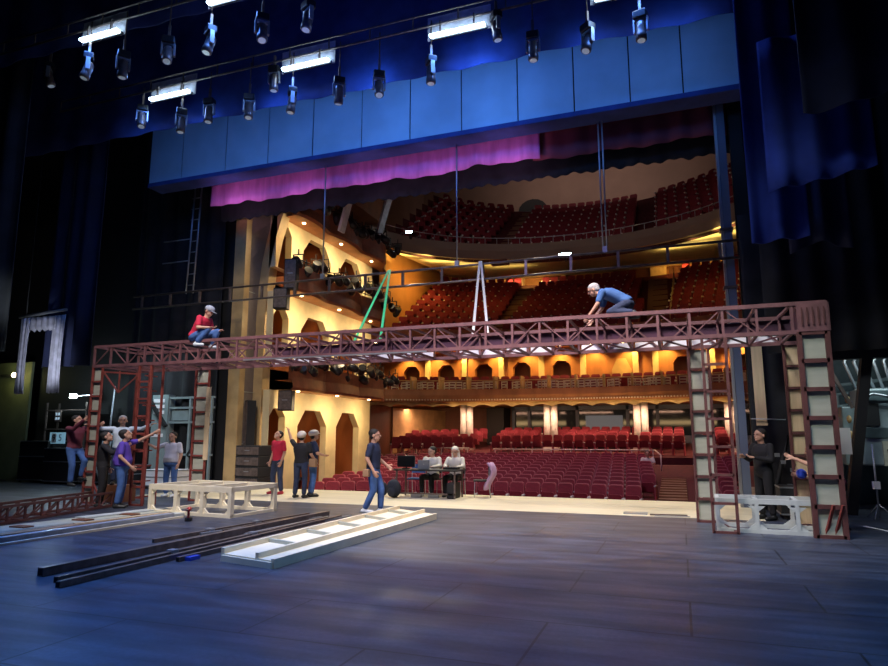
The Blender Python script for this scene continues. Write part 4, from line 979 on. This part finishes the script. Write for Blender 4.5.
bevel(MB().box(-.26, .26, -.03, .03, .05, .36).build('panel', M['blackg'], t), .01); MB().box(-.1, .1, -.08, .08, 0, .02).build('foot', M['black'], t); MB().box(-.02, .02, 0, .03, 0, .1).build('neck', M['black'], t)
t = thing('monitor', 'dark mixing box beside the hooded person on the table', 'equipment', (-5.95, 16.95, .76), 0); MB().box(-.2, .2, -.12, .12, 0, .06).build('body', M['black'], t); t.name = 'control_desk'
for k in range(4): MB().cyl((-.14 + k * .09, 0), .015, .06, .08, 8).build('knob', M['galv'], t)
def chair(p, rz, label, m='black'):
    t = thing('stacking_chair', label, 'chair', p, rz)
    bevel(MB().box(-.22, .22, -.22, .22, .43, .47).build('seat', M[m], t), .01); MB().box(-.2, .2, .2, .23, .6, .85).build('backrest', M[m], t)
    for x in (-.2, .2):
        MB().tube([(x, -.2, 0), (x, -.18, .43)], .012, 6).build('leg', M['galv'], t); MB().tube([(x, .25, 0), (x, .2, .43), (x, .23, .85)], .012, 6).build('leg', M['galv'], t)
    return t
chair((-6.75, 17.6, 0), 0, 'dark chair under the woman at the laptop'); chair((-6.05, 17.6, 0), 0, 'dark chair under the hooded person')
chair((-5.25, 17.45, 0), -PI / 2 + .3, 'dark chair with a lilac coat at the right of the table')
chair((-7.25, 17.6, 0), .1, 'empty blue-seated chair behind the monitor', 'tblu')
g = [[(-5.0 + .06 * math.sin(i * 1.2) + .03 * j * 0 + .1 * math.sin(j * .7), 17.2 + .5 * i / 10, .93 - abs(.0) - .72 * j / 7 if j else .93) for i in range(11)] for j in range(8)]
o = solid(MB().sheet(g).build('draped_coat', M['pinkc']), .05); tag(o, 'lilac coat draped over the chair at the right of the table', 'coat')
def bag(p, s, rz, label, m='bagm'):
    t = thing('backpack', label, 'bag', p, rz); b = MB(); b.ell((0, 0, s[2] * .5), (s[0] / 2, s[1] / 2, s[2] / 2), nu=14, nv=10); b.build('body', M[m], t)
    b = MB(); b.ell((0, -s[1] * .42, s[2] * .32), (s[0] * .32, s[1] * .25, s[2] * .26)); b.build('pocket', M[m], t)
    MB().tube([(-.05, 0, s[2] * .95), (-.04, 0, s[2] + .05), (.04, 0, s[2] + .05), (.05, 0, s[2] * .95)], .01, 6).build('handle', M['metal'], t)
bag((-7.45, 16.45, 0), (.42, .3, .5), 0, 'black backpack on the apron at the left of the table'); bag((-7.95, 16.75, 0), (.35, .28, .4), .5, 'smaller black bag left of the backpack')
for k, (x, lb) in enumerate(((-6.9, 'grey power brick under the left of the table'), (-6.4, 'grey power brick under the middle of the table'))):
    tag(MB().box(x - .15, x + .15, 16.7, 16.8, 0, .09).build('power_strip', M['galv']), lb, 'power strip')

# ================================================================== PEOPLE
def remesh(o, vox, smooth=3):
    md = o.modifiers.new('r', 'REMESH'); md.mode = 'VOXEL'; md.voxel_size = vox; md.use_smooth_shade = True
    s = o.modifiers.new('s', 'SMOOTH'); s.iterations = smooth; s.factor = .5
    me = bpy.data.meshes.new_from_object(o.evaluated_get(bpy.context.evaluated_depsgraph_get()))
    mats = list(o.data.materials); o.modifiers.clear(); o.data = me
    if not me.materials:
        for m in mats: me.materials.append(m)
    for p in me.polygons: p.use_smooth = True
BASE = dict(pel=(0, 0, .95), che=(0, 0, 1.27), nec=(0, -.005, 1.47), head=(0, .025, 1.63), shl=(-.185, 0, 1.42), shr=(.185, 0, 1.42), hil=(-.09, 0, .92), hir=(.09, 0, .92),
            knl=(-.11, .02, .5), knr=(.11, .02, .5), anl=(-.12, -.03, .085), anr=(.12, -.03, .085), ell=(-.235, -.02, 1.14), elr=(.235, -.02, 1.14), wrl=(-.23, .07, .90), wrr=(.23, .07, .90))
def human(label, loc, face, pose={}, shirt='tred', trous='jean', shoe='shoe', hair='hairb', skin='skin', sleeves='short', look=(0, 0), fat=1.0, s=1.0, hat=None, hatm='caph', long_hair=False, foot=(0, 0)):
    J = {k: Vector(v) for k, v in BASE.items()}
    for k, v in pose.items(): J[k] = Vector(v)
    t = thing('person', label, 'person', loc, face); t.scale = (s * 1.13, s * 1.13, s * 1.01)
    hl = Matrix.Rotation(look[0], 3, 'Z') @ Matrix.Rotation(look[1], 3, 'X'); H = J['head']; HK = 1.1
    def hp(x, y, z): return H + hl @ Vector((x * 1.1, y * 1.1, z * 1.06))
    def spine(mb, gr, lo=-.10, hi=.97):
        ax_h = (J['hir'] - J['hil']).normalized(); ax_s = (J['shr'] - J['shl']).normalized()
        P0, P1, P2 = J['pel'], J['che'], J['nec']; d0 = (P1 - P0).normalized()
        keys = [(-.12, .15, .105), (0, .165 * fat, .12 * fat), (.35, .145 * fat, .115 * fat * fat), (.65, .165, .12 * fat), (1.2, .195, .12), (1.65, .185, .095), (1.85, .12, .07), (2.0, .06, .06)]
        rings = []
        for q, wx, wy in keys:
            if q <= 1: p = P0 + (P1 - P0) * q
            else: p = P1 + (P2 - P1) * (q - 1)
            dd = ((P1 - P0).normalized() * max(0, 1 - q / 2) + (P2 - P1).normalized() * (q / 2)).normalized()
            ax = ax_h.lerp(ax_s, min(1, max(0, q / 1.6))); ax = (ax - dd * ax.dot(dd)).normalized(); ay = dd.cross(ax)
            rings.append([p + ax * (wx + gr) * math.cos(a) + ay * (wy + gr) * math.sin(a) for a in [2 * PI * k / 18 for k in range(18)]])
        mb.ring_loft(rings)
    # --- body
    b = MB(); spine(b, -.012)
    b.caps(J['nec'] - Vector((0, 0, .05)), hp(0, -.015, -.05), .058, .052)
    b.ell(hp(0, -.012, .03), (.084, .104, .098), hl.to_4x4()); b.ell(hp(0, .012, -.045), (.064, .074, .08), hl.to_4x4())
    b.caps(hp(0, .082, .01), hp(0, .096, -.022), .010, .016, 8); b.ell(hp(0, .055, -.095), (.026, .026, .02), hl.to_4x4())
    b.ell(hp(0, .075, -.06), (.028, .018, .012), hl.to_4x4()); b.ell(hp(0, .066, .03), (.06, .02, .012), hl.to_4x4())
    for sx in (-1, 1): b.ell(hp(sx * .078, -.01, -.01), (.014, .022, .035), hl.to_4x4())
    for sd in 'lr':
        sx = -1 if sd == 'l' else 1; S, E, Wr = J['sh' + sd], J['el' + sd], J['wr' + sd]
        b.caps(S, E, .052, .042); b.caps(E, Wr, .042, .028)
        d = (Wr - E).normalized(); fwd = Vector((0, 1, 0)); side = (fwd - d * fwd.dot(d)); side = side.normalized() if side.length > .2 else Vector((0, 0, 1)); nrm = d.cross(side).normalized()
        Mh = Matrix((side, nrm, d)).transposed()
        b.ell(Wr + d * .05, (.040, .020, .055), Mh.to_4x4())
        for k, (o, L) in enumerate(((-.030, .062), (-.010, .074), (.011, .07), (.031, .056))):
            a = Wr + d * .085 + side * o; c = a + d * L * .55 + nrm * -.008 * sx; e = c + d * L * .38 + nrm * -.025 * sx
            b.caps(a, c, .0105, .010, 6); b.caps(c, e, .010, .009, 6)
        a = Wr + d * .03 + side * .03; c = a + side * .035 + d * .035; b.caps(a, c, .013, .012, 6); b.caps(c, c + d * .03 + side * .008, .012, .010, 6)
        Hh, K, A = J['hi' + sd], J['kn' + sd], J['an' + sd]
        b.caps(Hh, K, .082, .056); b.caps(K, A, .055, .036)
        yaw = foot[0 if sd == 'l' else 1]; fd = Matrix.Rotation(yaw, 3, 'Z') @ Vector((0, 1, 0)); kd = (A - K).normalized()
        b.caps(A + Vector((0, 0, -.03)), A + fd * .14 + Vector((0, 0, -.045)), .034, .028)
    ob = b.build('body', M[skin], t); remesh(ob, .0085, 2)
    # --- shirt
    b = MB(); spine(b, .012)
    for sd in 'lr':
        S, E, Wr = J['sh' + sd], J['el' + sd], J['wr' + sd]
        if sleeves == 'short': b.caps(S, S.lerp(E, .72), .068, .062)
        else: b.caps(S, E, .066, .055); b.caps(E, Wr, .054, .040)
    ob = b.build('shirt', M[shirt], t); remesh(ob, .016, 2)
    # --- trousers
    b = MB(); ax = (J['hir'] - J['hil']).normalized()
    b.ell(J['pel'] + Vector((0, 0, -.04)), (.158 * fat, .125 * fat, .12))
    for sd in 'lr':
        Hh, K, A = J['hi' + sd], J['kn' + sd], J['an' + sd]
        b.caps(Hh, K, .098, .070); b.caps(K, A + (K - A).normalized() * .06, .069, .060)
    ob = b.build('trousers', M[trous], t); remesh(ob, .016, 2)
    for sd in 'lr':
        A = J['an' + sd]; yaw = foot[0 if sd == 'l' else 1]; fd = Matrix.Rotation(yaw, 3, 'Z') @ Vector((0, 1, 0))
        b = MB(); b.caps(A + Vector((0, 0, -.035)) - fd * .03, A + fd * .15 + Vector((0, 0, -.048)), .048, .037); b.caps(A, A + Vector((0, 0, -.03)), .045, .05)
        ob = b.build('shoe', M[shoe], t); remesh(ob, .012, 1)
    if hair:
        b = MB(); b.ell(hp(0, -.026, .048), (.091, .106, .094), hl.to_4x4(), 16, 10); b.ell(hp(0, -.05, -.0), (.083, .068, .085), hl.to_4x4())
        if long_hair: b.caps(hp(-.05, -.04, 0), hp(-.07, -.03, -.2), .05, .04); b.caps(hp(.05, -.04, 0), hp(.07, -.03, -.2), .05, .04)
        ob = b.build('hair', M[hair], t); remesh(ob, .012, 1)
    for sx in (-1, 1): MB().ell(hp(sx * .03, .078, .012), (.011, .008, .007), hl.to_4x4(), 8, 6).build('eye', M['hairb'], t)
    if hat == 'helmet':
        b = MB(); b.ell(hp(0, -.015, .065), (.112, .135, .098), hl.to_4x4(), 18, 10); b.ell(hp(0, .06, .035), (.085, .085, .014), hl.to_4x4()); ob = b.build('hard_hat', M[hatm], t)
    if hat == 'cap':
        b = MB(); b.ell(hp(0, -.015, .055), (.098, .118, .09), hl.to_4x4(), 18, 10); b.ell(hp(0, .10, .03), (.065, .075, .010), hl.to_4x4()); ob = b.build('cap', M[hatm], t)
    if hat == 'hood':
        b = MB(); b.ell(hp(0, -.03, .03), (.105, .115, .125), hl.to_4x4(), 18, 10); ob = b.build('hood', M[hatm], t)
    return t
def toward(p, q): return math.atan2(-(q[0] - p[0]), q[1] - p[1])   # heading so +y faces q
# 1 walker (faces right-ish +u)
human('man in navy patterned T-shirt and blue jeans walking on the apron edge', (-6.36, 12.95, 0), -PI / 2 + .15,
      dict(knl=(-.1, .13, .5), anl=(-.1, .12, .085), knr=(.1, .04, .5), anr=(.1, -.13, .10), elr=(.24, -.05, 1.14), wrr=(.25, .08, .9), ell=(-.22, .02, 1.15), wrl=(-.2, .2, 1.0)), 'tnav', 'jean', 'shoew', s=1.02)
tag(bevel(MB().box(-6.47, -6.33, 12.64, 12.78, .80, .96).build('tool_pouch', M['tan']), .02), 'tan tool pouch at the hip of the walking man', 'pouch')
# 2-4 group
human('man in red T-shirt and dark trousers looking up, beside two helmeted men', (-11.1, 16.3, 0), PI - .35, dict(anl=(-.17, 0, .085), anr=(.17, 0, .085), knl=(-.15, .03, .5), knr=(.15, .03, .5)), 'tred', 'jeand', 'shoer', look=(0, .5), s=1.03)
human('man in black T-shirt and cream hard hat pointing up, seen from behind', (-9.85, 15.55, 0), .1, dict(ell=(-.34, .12, 1.55), wrl=(-.46, .2, 1.78), elr=(.24, .05, 1.15), wrr=(.28, .2, 1.0)), 'tblk', 'jeand', 'shoe', look=(0, .35), hat='helmet', s=1.0)
human('man in dark T-shirt and cream hard hat with tool bag, right of the pointing man', (-9.75, 16.0, 0), -.9, dict(elr=(.25, .08, 1.15), wrr=(.15, .25, 1.1)), 'tnav', 'jean', 'shoe', look=(.2, .2), hat='helmet', s=1.02)
tag(bevel(MB().box(-9.68, -9.48, 15.66, 15.82, .82, 1.05).build('tool_bag', M['tan']), .03), 'tan tool bag at the waist of the second helmeted man', 'bag')
# left men
human('stout man in purple T-shirt and pale jeans reaching up to the red tower', (-12.48, 11.97, 0), -.95, dict(ell=(-.22, .26, 1.5), wrl=(-.15, .52, 1.66), elr=(.27, .0, 1.14), wrr=(.25, .2, .93)), 'tpur', 'jean', 'shoe', look=(.1, .4), fat=1.25, s=1.03)
human('man in black clothes looking up behind the purple-shirted man', (-13.08, 11.98, 0), -.9, dict(elr=(.3, .2, 1.25), wrr=(.3, .42, 1.4)), 'tblk', 'tblk', 'shoe', look=(-.1, .4), sleeves='long', s=1.0)
human('grey-haired man in pale blue shirt raised on a step with both arms spread', (-13.75, 13.1, .42), PI + .6, dict(ell=(-.42, .05, 1.42), wrl=(-.62, .12, 1.52), elr=(.42, .05, 1.42), wrr=(.62, .12, 1.5)), 'twht', 'jeand', 'shoe', hair='hairg', look=(.2, 0), sleeves='long')
tag(MB().box(-14.1, -13.45, 12.9, 13.4, 0, .42).build('wooden_crate', M['brown']), 'dark crate under the man in the pale blue shirt', 'crate')
human('man in maroon shirt and jeans climbing the outer left tower', (-14.5, 12.35, .42), -PI / 2 - .1, dict(ell=(-.26, .2, 1.35), wrl=(-.22, .48, 1.5), elr=(.24, .25, 1.4), wrr=(.2, .52, 1.62), knl=(-.1, .25, .62), anl=(-.1, .16, .22), knr=(.1, .12, .5), anr=(.1, .1, .085)), 'tmar', 'jean', 'shoe', look=(.3, .3), sleeves='long', s=1.0)
human('stout man in grey T-shirt and blue jeans standing behind the cream frame', (-13.35, 14.5, 0), PI + .15, dict(elr=(.40, .08, 1.32), wrr=(.6, .15, 1.45), ell=(-.27, .03, 1.14), wrl=(-.27, .12, .9)), 'tgry', 'jean', 'shoew', fat=1.28, look=(0, .1), s=1.0)
# seated red on truss
p = unproj(208, 350, 12.6)
human('man in red T-shirt and jeans sitting on top of the truss at left', (-11.0, 12.52, 3.99 - .80), -PI / 2 + .1,
      dict(pel=(0, -.05, .88), che=(0, .1, 1.15), nec=(0, .2, 1.34), head=(0, .27, 1.48), shl=(-.18, .16, 1.3), shr=(.18, .16, 1.3), hil=(-.09, -.02, .86), hir=(.09, -.02, .86),
           knl=(-.12, .42, 1.0), knr=(.12, .36, 1.02), anl=(-.12, .30, .66), anr=(.12, .08, .70), ell=(-.24, .2, 1.05), elr=(.24, .18, 1.05), wrl=(-.14, .42, 1.02), wrr=(.16, .40, 1.05)), 'tred', 'jean', 'shoew', look=(0, -.5), hat='cap', hatm='greycap')
# blue bending on truss
human('grey-haired man in blue T-shirt crouching forward on top of the truss', (-1.05, 13.0, 3.97), PI / 2 - .05,
      dict(pel=(0, -.18, .32), che=(0, .08, .50), nec=(0, .26, .56), head=(0, .40, .62), shl=(-.18, .22, .53), shr=(.18, .22, .53), hil=(-.1, -.18, .28), hir=(.1, -.18, .28),
           knl=(-.16, .10, .12), knr=(.16, .10, .12), anl=(-.16, -.30, .09), anr=(.16, -.30, .09), ell=(-.22, .30, .28), elr=(.22, .30, .28), wrl=(-.2, .46, .06), wrr=(.2, .46, .06)), 'tblu', 'jeand', 'shoe', hair='hairg', look=(0, -.45), s=1.0)
# right man in black
human('man in black shirt with tied-back hair standing behind the white frame', (1.55, 14.75, 0), PI - .9, dict(wrr=(.15, .25, 1.2), wrl=(-.1, .25, 1.2), elr=(.25, .05, 1.15), ell=(-.25, .05, 1.15)), 'tblk', 'tblk', 'shoe', sleeves='long', look=(0, .1), s=1.02)
human('person in dark red shirt half hidden behind the outer right tower', (2.62, 13.5, 0), PI / 2 - .1, dict(pel=(0, 0, .8), che=(0, .15, 1.1), nec=(0, .25, 1.25), head=(0, .33, 1.38), shl=(-.18, .22, 1.2), shr=(.18, .22, 1.2), hil=(-.09, 0, .78), hir=(.09, 0, .78), knl=(-.1, .15, .45), knr=(.1, .15, .45), ell=(-.2, .4, 1.15), wrl=(-.15, .6, 1.25), elr=(.22, .3, .95), wrr=(.2, .5, .95)), 'tmar', 'tblk', 'shoe', look=(0, -.2))
tag(MB().ell((2.06, 13.6, .98), (.09, .09, .09), nu=16, nv=12).build('blue_ball', M['blue']), 'round blue float held behind the outer right tower', 'float')
# seated at table (facing the stage)
SIT = dict(pel=(0, -.02, .55), che=(0, 0, .86), nec=(0, .03, 1.06), head=(0, .06, 1.22), shl=(-.18, .03, 1.01), shr=(.18, .03, 1.01), hil=(-.09, 0, .53), hir=(.09, 0, .53), knl=(-.13, .42, .52), knr=(.13, .42, .52), anl=(-.13, .42, .085), anr=(.13, .42, .085),
           ell=(-.24, .12, .82), elr=(.24, .12, .82), wrl=(-.14, .34, .80), wrr=(.14, .34, .80))
human('woman in pale top with dark hair seated behind the laptop', (-6.75, 17.6, 0), PI, SIT, 'tcream', 'tblk', 'shoew', look=(-.6, -.1), sleeves='long', long_hair=False, s=1.0)
human('hooded person in pale top seated at the right of the table', (-6.05, 17.6, 0), PI, SIT, 'tcream', 'tblk', 'shoe', look=(0, -.3), sleeves='long', hat=None, long_hair=True, hair='tcream')
p = unproj(649, 468, 30)
human('person in pale shirt sitting alone in the stalls by the aisle', (p.x, 29.3, ofl(29.3) + .02), PI, SIT, 'tcream', 'tblk', 'shoe', sleeves='short')
